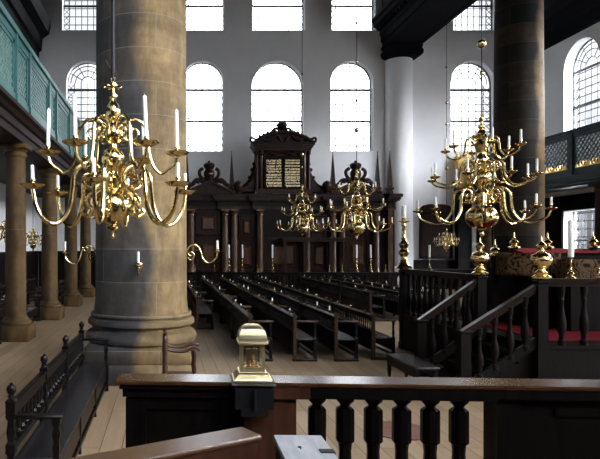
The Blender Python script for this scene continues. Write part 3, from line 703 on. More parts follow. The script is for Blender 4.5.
for i, (x, y, z, _) in enumerate(cups):
    if i < 6: candle((x,y,z), .021, .155, 'short white candle on the lower tier of the nearest chandelier', 'short candles on the lower tier of the nearest chandelier', (random.uniform(-.03,.03),random.uniform(-.03,.03)))
    else: candle((x,y,z), .022, .44, 'tall thin white candle on the upper tier of the nearest chandelier', 'tall candles on the upper tier of the nearest chandelier', (random.uniform(-.05,.05),random.uniform(-.05,.05)))

# three-tiered nave chandeliers
B3 = lambda z: z if z < 1.6 else 1.6+(z-1.6)*.72
body3 = [(0,-.40),(.02,-.39),(.035,-.36),(.05,-.32),(.04,-.28),(.07,-.25),(.10,-.235),(.11,-.21),(.07,-.20),(.21,-.17),(.29,-.07),(.31,.02),(.29,.12),(.21,.21),(.13,.24),(.09,.26),(.09,.30),(.14,.36),(.16,.45),(.12,.55),(.07,.60),(.09,.66),(.15,.72),(.19,.80),(.17,.90),(.10,.96),(.07,1.0),(.10,1.06),(.14,1.14),(.13,1.22),(.08,1.28),(.07,1.34),(.12,1.42),(.14,1.5),(.10,1.58),(.06,1.62),(.09,1.7),(.10,1.78),(.06,1.86),(.04,1.9),(.07,1.95),(.07,2.0),(.03,2.05),(.03,2.12),(.06,2.16),(.05,2.22),(.02,2.25),(.03,2.32),(.0,2.35)]
body3 = [(r_, B3(z_)) for r_, z_ in body3]
tier3 = [(8, 1.20, .17, .62, -.10, .40, .35), (8, .97, .83, 1.17, .66, .34, .05), (6, .70, 1.43, 1.67, 1.24, .24, .3)]
specs = [((6.44,12.2,3.10), 'largest three-tiered brass chandelier hanging over the stairs at right', 'on the chandelier over the stairs at right', 17.5),
         ((6.90,21.6,3.20), 'three-tiered brass chandelier in mid-distance over the pews, right of the ark tablets', 'on the mid-distance nave chandelier', 19.5),
         ((6.56,28.7,3.42), 'farthest and smallest looking three-tiered brass chandelier, in front of the ark doors', 'on the chandelier in front of the ark', 19.2)]
proto = None
for (loc, lab, cl, top) in specs:
    if proto is None:
        proto, cups = chandelier('chandelier', lab, loc, tier3, body3, top, .014, k=.023, hookz=2.12)
        rel = [(c[0]-loc[0], c[1]-loc[1], c[2]-loc[2]) for c in cups]
        for zz, r in ((3.55,.085),(2.95,.045),(4.6,.06),(6.0,.05),(7.4,.05)): MB().ball(0,0,zz,r,12).build('rod_ball', M['brass'], proto)
    else:
        nt = dup(proto, loc, random.uniform(-.1,.1), lab)
        nt.rotation_euler.z = 0
    for i, (dx, dy, dz) in enumerate(rel):
        candle((loc[0]+dx, loc[1]+dy, loc[2]+dz), .022, (.16 if i < 8 else .22) if loc[1] < 15 else .14, 'short white candle ' + cl, 'candles ' + cl, (random.uniform(-.03,.03),random.uniform(-.03,.03)))
# small single-tier chandeliers in the aisles
body_s = [(0,-.42),(.02,-.4),(.05,-.36),(.03,-.3),(.12,-.24),(.17,-.12),(.15,.0),(.07,.08),(.05,.14),(.10,.22),(.10,.3),(.05,.38),(.04,.5),(.07,.58),(.06,.66),(.02,.72),(.03,.8),(0,.86)]
small_spec = [((14.55,31.0,2.72), 'small distant brass chandelier on a thin cord before the dark wall board', 'on the small chandelier before the wall board'),
              ((-6.6,30.0,2.75), 'small brass chandelier far back in the left aisle between gallery columns', 'on the small chandelier far back in the left aisle'),
              ((-5.6,21.5,2.9), 'small brass chandelier partly cut by the left edge of the picture', 'on the small chandelier at the left edge')]
ps = None
for loc, lab, cl in small_spec:
    if ps is None:
        ps, cups = chandelier('chandelier', lab, loc, [(8,.58,.12,.36,-.12,.2,.2),(6,.4,.36,.56,.24,.12,.1)], body_s, 2.5, .012, k=.016, hookz=.8)
        rels = [(c[0]-loc[0], c[1]-loc[1], c[2]-loc[2]) for c in cups]
    else: dup(ps, loc, 0, lab)
    for dx, dy, dz in rels: candle((loc[0]+dx, loc[1]+dy, loc[2]+dz), .02, .12, 'tiny white candle ' + cl, 'candles ' + cl)
# long cord for the right-aisle one, up to the beam
cd = MB().tube([(0,0,.0),(0,0,14.62-5.2)], .012, 6)
cd.build('hanging_cord', M['black'], ps, loc=(0,0,2.48))
for zz in (1.4, 2.5, 3.7, 4.8, 6.6): MB().ball(0,0,zz,.08,10).build('cord_ball', M['brass'], ps, loc=(0,0,2.48))

# ------------------------------------------------------------------ wall arms on the big column
def sconce(loc, rot, label, L=.75, k=1.0, ch=.3):
    t = thing('wall_sconce', label, 'sconce', loc, rot)
    MB().lathe([(.06,-.01),(.06,.0),(.03,.01)], n=14).build('wall_plate', M['brass'], t).rotation_euler = (0, PI/2, 0)
    pts = [(0,0,.02),(.05,0,.12),(.16,0,.17),(.26,0,.12),(.32,0,0),(.36,0,-.14),(.46,0,-.24),(.58,0,-.22),(.68,0,-.12),(.70,0,-.02)]
    pts = [(a*L/.7, 0, c*L/.7) for a, b, c in pts]
    m = MB().tube(crom(pts, 5), .016, 8); m.tube(crom([(.0,0,-.1),(.08,0,-.16),(.14,0,-.06),(.08,0,.0),(.02,0,-.04),(.07,0,-.08)],4), .012, 7); m.tube(crom([(.26,0,.12),(.2,0,.04),(.14,0,.08),(.18,0,.13)],4), .011, 7)
    m.build('arm', M['brass'], t)
    MB().lathe([(.015,-.02),(.03,0),(.08,.01),(.082,.02),(.025,.02),(.025,.06),(.0,.06)], L, 0, 0, 14).build('drip_pan', M['brass'], t)
    c, s = math.cos(rot), math.sin(rot)
    candle((loc[0]+L*c, loc[1]+L*s, loc[2]+.058), .022, ch, 'candle on the ' + label.replace('curved ','').replace(' pointing at the camera',''), None)
    return t
sconce((CL+.91, 11.9, 2.42), 0, 'curved brass arm on the right side of the huge column', .6, ch=.17)
sconce((CL-.91, 11.9, 2.40), PI, 'curved brass arm on the left side of the huge column', .6, ch=.17)
sconce((CL, 11.9-.91, 2.18), -PI/2, 'brass arm on the front of the huge column pointing at the camera', .45, ch=.2)

# ------------------------------------------------------------------ pews
def holder(parent, x, y, z):
    h = MB().lathe([(.0,0),(.035,0),(.04,.01),(.012,.02),(.012,.05),(.075,.06),(.078,.068),(.02,.066),(.02,.09),(.0,.09)], x, y, z, 10).build('candle_holder', M['brass'], parent); return h
def make_pew(L, label, group, legs=3):
    t = thing('pew', label, 'pew', (0,0,0), 0, group)
    MB().bev(.02,.46,.03,L-.03,.46,.495,.01).build('seat', M['pewseat'], t)
    MB().box(.40,.435,.05,L-.05,.22,.46).box(.03,.06,.05,L-.05,.22,.46).build('apron', M['pew'], t, smooth=False)
    b = MB().box(-.025,.03,.05,L-.05,.88,.97).bev(-.07,.07,0,L,.965,.995,.008).box(-.02,.025,.05,L-.05,.58,.64)
    n = int(L/.14)
    for i in range(n):
        y = .1 + (L-.2)*i/(n-1); b.lathe([(.014,.62),(.022,.68),(.012,.73),(.02,.78),(.012,.83),(.02,.89)], 0, y, 0, 6)
    b.box(-.02,.0,.05,L-.05,.2,.6)
    b.build('backrest', M['pew'], t, smooth=True)
    for y in ((.035, L-.035)):
        MB().square([(.035,0),(.035,1.02),(.02,1.04),(.028,1.06),(.0,1.08)], 0, y).build('back_post', M['arm'] if y < 1 else M['pew'], t, smooth=False)
        MB().square([(.032,0),(.032,.5),(.018,.53),(.024,.62),(.016,.70),(.024,.83),(.032,.84),(.032,.86)], .45, y).build('leg', M['pew'], t, smooth=False)
        MB().bev(.0,.51,y-.04,y+.04,.86,.9,.01).build('arm_rest', M['arm'], t)
        MB().bev(-.05,.5,y-.035,y+.035,0,.06,.01).build('foot_rail', M['pew'], t)
    if legs > 2: MB().square([(.03,0),(.03,.46)], .43, L/2).build('leg', M['pew'], t, smooth=False)
    MB().box(.42,.46,.05,L-.05,.10,.15).build('stretcher', M['pew'], t, smooth=False)
    for y in (.55, L*.5, L-.55):
        holder(t, 0, y, .993)
    return t
M['pewseat'] = noisy('pew_seat_polished', (.009,.008,.009), (.016,.014,.015), (8,1,8), 2, .26, spec=.3)
M['arm'] = noisy('arm_rest_wood', (.02,.011,.008), (.045,.022,.014), (3,3,12), 3, .25, spec=.3)
LP = 3.35
rows = [(1.0, [18.4,21.85,25.3,28.7], 'row beside the huge column'), (1.88, [13.2,16.65,20.1,23.55,27.0], 'second row, behind the lantern'),
        (2.86, [13.2,16.65,20.1,23.55,27.0], 'third row from the left'), (3.77, [13.2,16.65,20.1,23.55,27.0], 'fourth row from the left'), (4.66, [13.4,16.85,20.3,23.75,27.2], 'fifth row from the left')]
pp = None
def candle_stubs(x, y, L, s=1):
    for yy in (.55, L*.5, L-.55):
        if random.random() < .5:
            candle((x, y+yy*s, 1.08), .018, random.choice((.035,.05,.09)), 'white candle stub standing on the rail of the pews', 'candle stubs along the pew rails', (random.uniform(-.06,.06),0))
for x, ys, lab in rows:
    for i, y in enumerate(ys):
        L = 'dark slatted pew, %s from the front in the %s' % (ordn[i], lab)
        if pp is None: pp = make_pew(LP, L, 'dark pews in rows across the nave'); pp.location = (x, y, 0)
        else: dup(pp, (x, y, 0), 0, L)
        candle_stubs(x, y, LP)
for x, ys, lab in ((7.0, [20.4,23.85,27.3], 'nearer right-hand row'), (8.0, [20.4,23.85,27.3], 'middle right-hand row'), (9.0, [20.4,23.85,27.3], 'farthest right-hand row')):
    for i, y in enumerate(ys):
        dup(pp, (x, y, 0), 0, 'dark slatted pew, %s from the front in the %s' % (ordn[i], lab)).rotation_euler.z = 0
        candle_stubs(x, y, LP)
for x, lab in ((-4.75, 'left gallery column row'), (-6.5, 'row along the left wall')):
    for i, y in enumerate((12.3, 17.2, 22.0, 26.6)):
        dup(pp, (x, y, 0), 0, 'dark pew, %s from the camera in the %s' % (ordn[i], lab), 'pews in the left aisle')
for i, y in enumerate((21.5, 26.0, 30.5)):
    dup(pp, (16.5, y, 0), 0, 'dark wooden pew, %s from the camera behind the right tall column' % ordn[i], 'pews in the right aisle')

# foreground pew on the left with ball finials
def long_pew(loc, L):
    t = thing('pew', 'long dark pew with ball finials and turned spindles in the left foreground', 'pew', loc)
    W = .43
    MB().bev(.02,W+.02,0,L,.46,.50,.012).build('seat', M['pewseat'], t)
    MB().box(W-.04,W,.06,L-.06,.2,.46).box(.0,.035,.06,L-.06,.3,.46).build('apron', M['pew'], t, smooth=False)
    MB().box(-.025,.03,.0,L,.90,.99).box(-.035,.04,0,L,.985,1.02).box(-.02,.025,0,L,.56,.62).build('back_rail', M['pew'], t, smooth=False)
    ys = [0, 1.55, 3.1, L]
    for y in ys:
        p = MB().square([(.045,0),(.045,.46),(.03,.49),(.03,.53),(.045,.56),(.045,.64),(.028,.67),(.038,.75),(.028,.86),(.045,.9),(.045,1.04),(.05,1.05),(.03,1.07)], 0, y)
        o = p.build('back_post', M['pew'], t, smooth=False)
        MB().lathe([(.03,1.06),(.025,1.08),(.04,1.09),(.025,1.105),(.045,1.14),(.048,1.165),(.035,1.195),(.015,1.205),(.018,1.215),(.0,1.225)], 0, y, 0, 14).build('finial', M['pew'], o)
    spf = None; n = 26
    for i in range(n):
        y = L*(i+.5)/n
        if min(abs(y-q) for q in ys) < .07: continue
        if spf is None:
            spf = MB().lathe([(.018,.60),(.018,.63),(.034,.68),(.016,.71),(.028,.78),(.016,.84),(.028,.88),(.018,.91)], 0, 0, 0, 8).build('spindle', M['pew'], t); spf.location.y = y
        else:
            q = spf.copy(); COL.objects.link(q); q.parent = t; q.location.y = y
    for y in (0, L):
        MB().bev(.0,W+.06,y-.045,y+.045,.88,.92,.015).build('arm_rest', M['pew'], t)
        MB().square([(.04,0),(.04,.48),(.025,.52),(.035,.60),(.025,.66),(.04,.74),(.025,.80),(.04,.84),(.04,.88)], W, y).build('leg', M['pew'], t, smooth=False)
    for y in (1.6, 3.2): MB().square([(.035,0),(.022,.12),(.035,.3),(.035,.46)], W-.02, y).build('leg', M['pew'], t, smooth=False)
    MB().box(W-.03,W+.01,.05,L-.05,.08,.13).build('stretcher', M['pew'], t, smooth=False)
    return t
long_pew((-1.46, 5.7, 0), 4.8)

# wooden armchair in front of the column base
t = thing('armchair', 'brown wooden armchair with turned posts in front of the huge column base', 'chair', (0.0, 9.6, 0))
MB().bev(.0,.48,-.24,.24,.44,.48,.01).build('seat', M['brown'], t)
for y in (-.2, .2):
    MB().lathe([(.04,0),(.04,.4),(.028,.45),(.048,.55),(.03,.62),(.044,.70),(.03,.78),(.05,.92),(.03,.98),(.04,1.02),(.04,1.08),(.02,1.12),(.038,1.16),(.0,1.2)], 0, y, 0, 10).build('back_post', M['brown'], t)
    MB().tube(crom([(0,y,.93),(.12,y,.89),(.3,y,.88),(.44,y,.93),(.52,y,.93),(.54,y,.89)],4),.026,8).build('arm_rest', M['brown'], t)
    MB().lathe([(.034,0),(.034,.44),(.022,.5),(.038,.6),(.022,.68),(.036,.8),(.026,.9)], .46, y, 0, 10).build('leg', M['brown'], t)
MB().box(-.02,.02,-.2,.2,.92,1.0).box(-.015,.015,-.2,.2,.55,.62).build('back_rail', M['brown'], t, smooth=False)

# low bench left of the stairs
t = thing('bench', 'low dark backless bench on the floor left of the platform stairs', 'bench', (4.17, 10.0, 0))
MB().bev(0,.42,0,1.35,.46,.51,.012).build('seat', M['pewseat'], t)
MB().box(.02,.05,.05,1.3,.32,.46).box(.37,.40,.05,1.3,.32,.46).build('apron', M['pew'], t, smooth=False)
for x in (.05, .37):
    for y in (.06, 1.29): MB().square([(.03,0),(.02,.08),(.03,.2),(.03,.46)], x, y).build('leg', M['pew'], t, smooth=False)

# ------------------------------------------------------------------ reading platform with stairs
PX0, PX1, PY0, PY1, PZ = 6.36, 11.6, 10.2, 15.0, .85
RZ = 1.95
t = thing('reading_platform', 'raised dark wooden reading platform with balustrades and stairs at right', 'platform', (0,0,0))
MB().box(PX0,PX1,PY0,PY1,0,PZ-.06).box(PX0-.04,PX1,PY0-.04,PY1+.04,PZ-.06,PZ).box(PX0-.03,PX1,PY0-.03,PY1+.03,0,.14).build('base', M['wood'], t, smooth=False)
for i in range(4):
    x = 5.12 + .31*i; MB().box(x, PX0, PY0+.08, 11.68, PZ*i/5, PZ*(i+1)/5).build('step', M['wood'], t, smooth=False)
def newel(x, y, z0, z1, w=.085):
    o = MB().box(x-w,x+w,y-w,y+w,z0,z1-.05).bev(x-w-.02,x+w+.02,y-w-.02,y+w+.02,z1-.05,z1,.015).box(x-w-.015,x+w+.015,y-w-.015,y+w+.015,z0,z0+.15).build('newel', M['wood'], t, smooth=False); return o
NL = (5.08, PY0, 0, 1.10); NF = (5.0, 11.75, 0, 1.10); UL = (PX0+.02, PY0, 0, RZ); UF = (6.17, 11.75, 0, RZ); CO = (5.97, 15.0, 0, RZ)
for n_ in (NL, NF): newel(*n_)
for n_ in (UL, UF, CO): newel(*n_)
for x in (8.6, 11.3): newel(x, PY0, PZ, RZ)
for y in (13.4,): newel(6.07, y, 0, RZ-.06, .05)
def rail(p, q, w=.12, h=.06):
    m = MB().bar(p, q, w, h); d = Vector((0,0,-.06)); m.bar(Vector(p)+d, Vector(q)+d, w*.55, .09); return m.build('handrail', M['railwood'], t, smooth=False)
M['railwood'] = noisy('handrail_wood', (.008,.005,.004), (.02,.011,.008), (3,3,12), 3, .28, spec=.2)
rail((NL[0]-.05, PY0, 1.06), (UL[0]+.08, PY0, RZ-.0)); rail((NF[0]-.05, 11.75, 1.06), (UF[0]+.05, 11.75, RZ-.0))
rail((UL[0], PY0, RZ), (PX1, PY0, RZ), .14); rail((UF[0], 11.75, RZ), (CO[0], 15.1, RZ), .14); rail((CO[0], 15.0, RZ-.01), (PX1, 15.0, RZ-.01), .14)
BAL = [(.045,0),(.045,.06),(.028,.08),(.03,.14),(.055,.24),(.05,.34),(.028,.48),(.024,.6),(.034,.62),(.024,.65),(.04,.72),(.04,.80)]
def baluster(x, y, z0, z1, k=1.35):
    h = z1-z0; MB().lathe([(r*k, z/.8*h) for r, z in BAL], x, y, z0, 10).build('baluster', M['wood'], t)
for i in range(4):   # stair balusters
    f = (i+1)/5
    for (a, b, y) in ((NL, UL, PY0), (NF, UF, 11.75)):
        x = a[0] + (b[0]-a[0])*f; baluster(x, y, .12+.80*f, 1.0+(RZ-1.06)*f - .04)
for (a, b, y) in ((NL, UL, PY0), (NF, UF, 11.75)):
    MB().bar((a[0], y, .1), (b[0], y, .95), .07, .16).build('string_board', M['wood'], t, smooth=False)
for i in range(1, 6): baluster(PX0 + .38*i, PY0, PZ, RZ-.1) 
for i in range(1, 7): baluster(8.6 + .38*i, PY0, PZ, RZ-.1)
for i in range(1, 12): f = i/12; baluster(UF[0]+(CO[0]-UF[0])*f, 11.75+3.25*f, PZ, RZ-.1)
for i in range(1, 17): baluster(CO[0]+.33*i, 15.0, PZ, RZ-.1)
# narrow ledge carrying the side rail (side rail stands just outside the base edge)
MB().prism([(5.9,.0),(PX0,.0),(PX0,PZ),(5.9,PZ)], 11.84, 15.08).build('base_step', M['wood'], t, smooth=False)
FIN = [(.0,0),(.15,0),(.155,.03),(.12,.05),(.09,.07),(.10,.10),(.07,.13),(.06,.16),(.12,.20),(.165,.27),(.17,.33),(.14,.40),(.07,.44),(.04,.46),(.035,.49),(.075,.52),(.08,.56),(.05,.60),(.025,.62),(.02,.66),(.0,.74)]
for (x, y, lab) in ((UL[0]+.02, PY0, 'brass ball finial on the near newel at the head of the stairs'), (UF[0], 11.75, 'brass ball finial on the far newel at the head of the stairs')):
    o = MB().lathe(FIN, x, y, RZ+.033, 24).build('finial', M['brass'], t); o['label'] = lab
# carpets
tag(MB().bev(6.75, 11.2, PY0+.35, 14.6, PZ+.002, PZ+.02, .005).build('carpet', M['redcarpet'], smooth=False), 'red carpet covering the floor of the reading platform', 'carpet')
run = MB()
tag(MB().lathe([(.42,.003),(.42,.016),(.0,.016)], 0, 0, 0, 28).build('rug', M['rug']), 'small round brownish red rug on the floor behind the front balustrade', 'rug').location = (3.2, 8.2, 0)

# big candlestick on the corner
BIG = [(0,0),(.20,0),(.21,.03),(.17,.06),(.13,.09),(.11,.14),(.08,.18),(.10,.22),(.08,.26),(.07,.30),(.12,.36),(.13,.42),(.09,.48),(.07,.50),(.11,.56),(.12,.62),(.07,.68),(.05,.72),(.07,.75),(.05,.78),(.045,.90),(.04,1.05),(.06,1.08),(.05,1.11),(.05,1.14),(.13,1.17),(.135,1.185),(.04,1.19),(.05,1.22),(.05,1.29),(.0,1.29)]
t2 = thing('candlestick', 'very large brass candlestick on the far left corner of the reading platform', 'candlestick', (CO[0], 15.0, RZ+.033))
MB().lathe(BIG[:11], n=28).build('foot', M['brass'], t2); MB().lathe(BIG[10:25], n=24).build('stem', M['brass'], t2); MB().lathe(BIG[24:], n=24).build('drip_pan', M['brass'], t2)
candle((CO[0], 15.0, RZ+.03+1.285), .06, .30, 'thick white candle in the very large corner candlestick', None)
stick((6.06, 13.75, RZ+.033), .42, 1.0, 'small brass candlestick on the side rail of the platform', .28, .025, None, 'brass', 'white candle in the small candlestick on the platform side rail')
stick((6.9, PY0, RZ+.033), .5, 1.3, 'low brass candlestick on the front rail of the platform', .64, .045, None, 'brass', 'thick tall white candle on the front rail of the platform')
stick((7.38, PY0, RZ+.033), .3, 1.3, 'short brass socket cut by the right edge on the platform front rail', 0, 0, None, 'brass')

# reading desk with embroidered cloths
t = thing('reading_desk', 'wooden reading desk on the platform hidden under draped cloths', 'desk', (0,0,0))
MB().box(7.5, 10.9, 12.25, 14.0, PZ+.02, 2.40).build('body', M['wood'], t, smooth=False)
MB().box(7.95, 10.9, 11.75, 12.25, PZ+.02, 2.24).build('front_shelf', M['wood'], t, smooth=False)
FS = [(.0,0),(.13,0),(.13,.03),(.06,.05),(.05,.07),(.09,.1),(.10,.13),(.06,.17),(.03,.19),(.045,.21),(.02,.24),(.015,.33),(.0,.37)]
for x, y, z in ((7.42,12.75,2.50),(8.13,12.75,2.50),(9.1,12.75,2.51),(7.12,12.95,2.34)):
    MB().box(x-.05,x+.05,y-.05,y+.05,PZ+.02,z).build('corner_post', M['wood'], t, smooth=False)
    MB().lathe(FS, x, y, z, 18, .95).build('finial', M['brass'], t)
def drape(path, ztop, zbot, name, mt, label, wav=.012, th=.015):
    P = crom([(a, b, 0) for a, b in path], 8); vs = []; fs = []; nz = 6
    n = len(P)
    for i, p in enumerate(P):
        tn = (P[min(i+1,n-1)]-P[max(i-1,0)]).normalized(); nr = Vector((tn.y, -tn.x, 0))
        for j in range(nz+1):
            z = ztop(i/(n-1)) + (zbot(i/(n-1))-ztop(i/(n-1)))*j/nz; d = wav*math.sin(i*.9)*(j/nz)
            vs.append(p + nr*(d+.0) + Vector((0,0,z)))
    for i in range(n-1):
        for j in range(nz): a = i*(nz+1)+j; fs.append((a, a+nz+1, a+nz+2, a+1))
    m = MB(); m.add(vs, fs); o = m.build(name, mt)
    so = o.modifiers.new('thick', 'SOLIDIFY'); so.thickness = th; so.offset = 0
    return tag(o, label, 'cloth')
drape([(7.62,14.1),(7.36,13.5),(7.12,12.9),(7.16,12.45),(7.5,12.2),(7.85,12.14),(8.0,12.13)], lambda f: 2.40-.0*f, lambda f: 2.06 if f < .3 else 1.93, 'embroidered_cloth', M['embroid'], 'brown and gold embroidered cloth hanging round the left end of the reading desk')
drape([(7.86,12.05),(7.88,11.75),(8.05,11.62),(9.0,11.6),(10.6,11.6)], lambda f: 2.28, lambda f: 1.86, 'embroidered_cloth', M['embroid'], 'brown and gold embroidered cloth on the nearer front edge of the reading desk')
m = MB(); 
m.add([(7.28,12.2,2.41),(10.9,12.1,2.41),(10.9,12.95,2.47),(7.42,12.95,2.50),(7.28,12.2,2.39),(10.9,12.1,2.39),(10.9,12.95,2.40),(7.42,12.95,2.40)], [(0,1,2,3),(7,6,5,4),(0,4,5,1),(1,5,6,2),(2,6,7,3),(3,7,4,0)])
tag(m.build('red_cloth', M['red'], smooth=False), 'red cloth lying over the sloping top of the reading desk', 'cloth')

# ------------------------------------------------------------------ foreground balustrade
t = thing('front_balustrade', 'dark balustrade with polished brown top rail across the foreground', 'balustrade', (-.26, 3.33, 0), -.062)
ZT_ = 1.785; L_ = 3.15
M['bal'] = noisy('balustrade_wood', (.0016,.0013,.0014), (.0045,.003,.0028), (12,12,1.5), 3, .3, r2=.5, spec=.10)
def capsec(x0, x1, mt): 
    m = MB(); m.prism([(-.105,ZT_-.018),(-.105,ZT_-.006),(-.095,ZT_),(.095,ZT_),(.105,ZT_-.006),(.105,ZT_-.018)], x0, x1, Matrix(((0,1,0,0),(1,0,0,0),(0,0,1,0),(0,0,0,1))))
    return m.build('top_rail', mt, t, angle=20)
capsec(0.0, 1.075, M['cap']); capsec(1.077, 2.03, M['cap']); capsec(2.032, L_, M['cap'])
MB().box(.02,.69,-.095,.09,ZT_-.045,ZT_-.018).box(.035,.69,-.08,.075,ZT_-.09,ZT_-.045).build('moulding', M['bal'], t, smooth=False)
p = MB().box(.05,.69,-.05,.05,.0,ZT_-.10).box(.05,.16,-.065,.065,.0,ZT_-.10).box(.58,.69,-.065,.065,0,ZT_-.10).box(.05,.69,-.06,.06,ZT_-.16,ZT_-.10).build('panel', M['bal'], t, smooth=False)
MB().box(.69,.965,-.08,.08,0,ZT_-.019).box(.68,1.035,-.1,.095,ZT_-.085,ZT_-.018).build('post', M['brown'], t, smooth=False)
MB().box(1.036,2.0,-.1,.075,ZT_-.082,ZT_-.018).build('top_beam', M['bal'], t, smooth=False)
MB().box(.90,2.0,-.07,.07,.90,.98).box(.90,L_,-.04,.04,0,.9).build('bottom_rail', M['bal'], t, smooth=False)
BZ = ZT_-.082
def sq_bal(x):
    pr = [(.046,-.70),(.046,-.60),(.03,-.57),(.038,-.5),(.030,-.30),(.034,-.255),(.043,-.25),(.046,-.24),(.046,-.082),(.044,-.072),(.024,-.055),(.024,-.050),(.028,-.046),(.043,-.030),(.045,-.025),(.045,0)]
    MB().lathe([(r*1.08, z) for r, z in pr], x, 0, BZ, 8, 1.0, PI/8).build('baluster', M['bal'], t, smooth=False)
for i in range(6): sq_bal(1.088 + .150*i)
MB().box(2.0,L_,-.06,.06,0,ZT_-.019).box(2.0,2.12,-.075,.075,0,ZT_-.019).box(2.3,L_,-.07,.07,ZT_-.16,ZT_-.12).box(2.0,L_,-.1,.075,ZT_-.07,ZT_-.018).build('panel', M['bal'], t, smooth=False)

M['lbrass'] = noisy('lantern_brass', (.80,.66,.36), (.92,.80,.52), (5,5,5), 3, .3, 1.0, r2=.42)
# lantern on its post
t = thing('lantern', 'brass lantern with domed top on the post of the front balustrade', 'lantern', (.475, 3.28, ZT_), -.06)
def sqr(m, w0, z0, w1, z1):
    m.add([(-w0,-w0,z0),(w0,-w0,z0),(w0,w0,z0),(-w0,w0,z0),(-w1,-w1,z1),(w1,-w1,z1),(w1,w1,z1),(-w1,w1,z1)], [(3,2,1,0),(4,5,6,7),(0,1,5,4),(1,2,6,5),(2,3,7,6),(3,0,4,7)])
b = MB(); sqr(b,.104,.001,.104,.010); sqr(b,.098,.010,.094,.018); sqr(b,.094,.018,.074,.04); sqr(b,.076,.04,.076,.048); sqr(b,.066,.048,.064,.062)
b.build('base', M['lbrass'], t, smooth=False)
f = MB()
for sx in (-1, 1):
    for sy in (-1, 1): f.box(*sorted((sx*.064, sx*.050)), *sorted((sy*.064, sy*.050)), .06, .20)
for sy in (-1, 1):
    f.box(-.05,.05,*sorted((sy*.062,sy*.054)),.06,.075); f.box(-.05,.05,*sorted((sy*.062,sy*.054)),.187,.20)
    f.box(*sorted((sy*.062,sy*.054)),-.05,.05,.06,.075); f.box(*sorted((sy*.062,sy*.054)),-.05,.05,.187,.20)
    f.box(-.028,.028,*sorted((sy*.066,sy*.058)),.085,.175) if False else None
f.build('frame', M['lbrass'], t, smooth=False)
g = MB()
for sy in (-1, 1): g.box(-.05,.05,*sorted((sy*.058,sy*.0595)),.075,.187); g.box(*sorted((sy*.058,sy*.0595)),-.05,.05,.075,.187)
g.build('pane', M['glass'], t, smooth=False)
MB().box(-.03,.03,-.004,.004,.075,.165).box(-.035,.035,-.02,.02,.06,.075).build('reflector', M['brassold'], t, smooth=False)
MB().lathe([(.018,.062),(.018,.10),(.011,.10),(.011,.135),(.001,.14)], 0, -.012, 0, 12).build('candle_socket', M['brassold'], t)
d = MB(); sqr(d,.076,.198,.082,.206); sqr(d,.082,.206,.080,.214)
nn = 8; prev = None
for i in range(nn):
    a0, a1 = PI/2*i/nn, PI/2*(i+1)/nn; sqr(d, .076*math.cos(a0)**.75, .214+.088*math.sin(a0), max(.012,.076*math.cos(a1)**.75), .214+.088*math.sin(a1))
d.build('domed_roof', M['lbrass'], t, angle=50)
o = MB().box(-.10,.10,-.165,-.115,-.125,-.012).box(-.07,.07,-.17,-.115,-.16,-.12).box(-.115,.115,-.175,.10,-.0,.001).tube([(0,-.178,-.02),(0,-.178,-.13)], .008, 8).build('bracket', M['black'], t, smooth=False)

# book desks at the bottom edge
R30 = math.atan2(.41, .716)
t = thing('book_desk', 'long brown book ledge running to the lower left below the lantern', 'desk', (.385, 2.66, 0), R30+PI)
MB().bev(-.0,1.3,-.075,.075,1.665,1.69,.006).build('ledge', M['desk'], t)
MB().box(.015,1.29,-.065,.065,1.35,1.665).build('ledge_front', M['brown'], t, smooth=False)
MB().box(.02,.08,-.05,.05,0,1.36).box(1.2,1.27,-.05,.05,0,1.36).box(.02,1.27,-.04,.04,.4,.5).build('support', M['brown'], t, smooth=False)
t = thing('book_box', 'pale worn book box lid with keyhole at the bottom edge of the picture', 'box', (.565, 2.34, 0), -.03)
MB().bev(-.105,.105,-.26,.26,1.665,1.69,.005).build('lid', M['paledesk'], t)
MB().box(-.095,.095,-.25,.25,1.52,1.665).build('box_body', M['brown'], t, smooth=False)
MB().box(-.06,.06,-.2,.2,0,1.52).build('support', M['brown'], t, smooth=False)
MB().lathe([(.008,1.690),(.008,1.692),(.0,1.692)], -.02, .10, 0, 10).box(-.022,-.018,.075,.1,1.690,1.6915).build('keyhole', M['black'], t)
MB().box(.05,.107,.03,.07,1.67,1.694).build('clasp', M['black'], t, smooth=False)

# ------------------------------------------------------------------ sky and daylight
w = bpy.data.worlds.new('World'); SC.world = w; w.use_nodes = True; nt = w.node_tree; nt.nodes.clear()
def wn(t, **k):
    n = nt.nodes.new(t)
    for a, b in k.items():
        if a in n.inputs.keys(): n.inputs[a].default_value = b
        else: setattr(n, a, b)
    return n
out = wn('ShaderNodeOutputWorld'); bg = wn('ShaderNodeBackground'); tc = wn('ShaderNodeTexCoord'); sp = wn('ShaderNodeSeparateXYZ')
nt.links.new(tc.outputs['Generated'], sp.inputs[0])
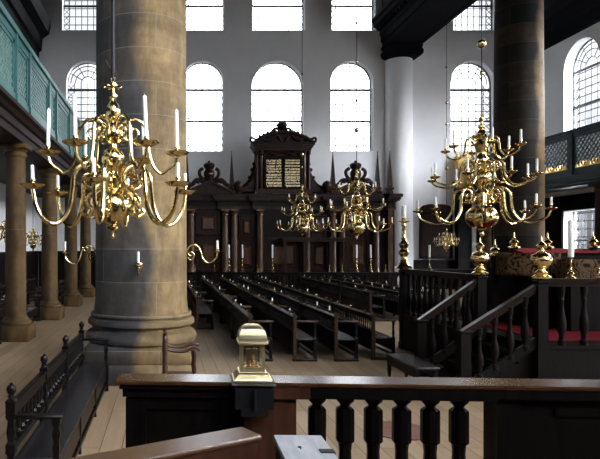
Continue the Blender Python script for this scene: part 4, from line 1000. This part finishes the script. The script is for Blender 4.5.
# overcast sky: bright lobe, shaped to light the room, towards +X/-Y (behind and right), dimmer ahead
dt = wn('ShaderNodeVectorMath', operation='DOT_PRODUCT'); dt.inputs[1].default_value = (.93, -.28, .24); nt.links.new(tc.outputs['Generated'], dt.inputs[0])
mr = wn('ShaderNodeMapRange'); mr.interpolation_type = 'SMOOTHSTEP'
mr.inputs['From Min'].default_value = .34; mr.inputs['From Max'].default_value = .97; mr.inputs['To Min'].default_value = .42; mr.inputs['To Max'].default_value = 30.0
nt.links.new(dt.outputs['Value'], mr.inputs['Value'])
el = wn('ShaderNodeMapRange'); el.inputs['From Min'].default_value = .0; el.inputs['From Max'].default_value = .24; el.inputs['To Min'].default_value = .12; el.inputs['To Max'].default_value = 1.0
nt.links.new(sp.outputs['Z'], el.inputs['Value'])
mu = wn('ShaderNodeMath', operation='MULTIPLY'); nt.links.new(mr.outputs[0], mu.inputs[0]); nt.links.new(el.outputs[0], mu.inputs[1])
d2 = wn('ShaderNodeVectorMath', operation='DOT_PRODUCT'); d2.inputs[1].default_value = (.18, .96, .22); nt.links.new(tc.outputs['Generated'], d2.inputs[0])
m2 = wn('ShaderNodeMapRange'); m2.interpolation_type = 'SMOOTHSTEP'; m2.inputs['From Min'].default_value = .95; m2.inputs['From Max'].default_value = .985; m2.inputs['To Min'].default_value = 0; m2.inputs['To Max'].default_value = 3.5
nt.links.new(d2.outputs['Value'], m2.inputs['Value'])
ad = wn('ShaderNodeMath', operation='ADD'); nt.links.new(mr.outputs[0], ad.inputs[0]); nt.links.new(m2.outputs[0], ad.inputs[1]); nt.links.new(ad.outputs[0], mu.inputs[0])
bg.inputs['Color'].default_value = (.95,.97,1.0,1)
nt.links.new(mu.outputs[0], bg.inputs['Strength']); nt.links.new(bg.outputs[0], out.inputs[0])

# ------------------------------------------------------------------ camera
cam = bpy.data.cameras.new('camera'); cam.sensor_width = 36; cam.lens = 36; cam.shift_x = .225; cam.shift_y = .0308; cam.clip_end = 200; cam.clip_start = .05
co = bpy.data.objects.new('camera', cam); COL.objects.link(co); co.location = (0, 0, 2.5); co.rotation_euler = (PI/2, 0, 0); SC.camera = co
SC.view_settings.view_transform = 'Standard'; SC.view_settings.look = 'None'; SC.view_settings.gamma = 1; SC.view_settings.use_curve_mapping = False
SC.view_settings.exposure = 1.55
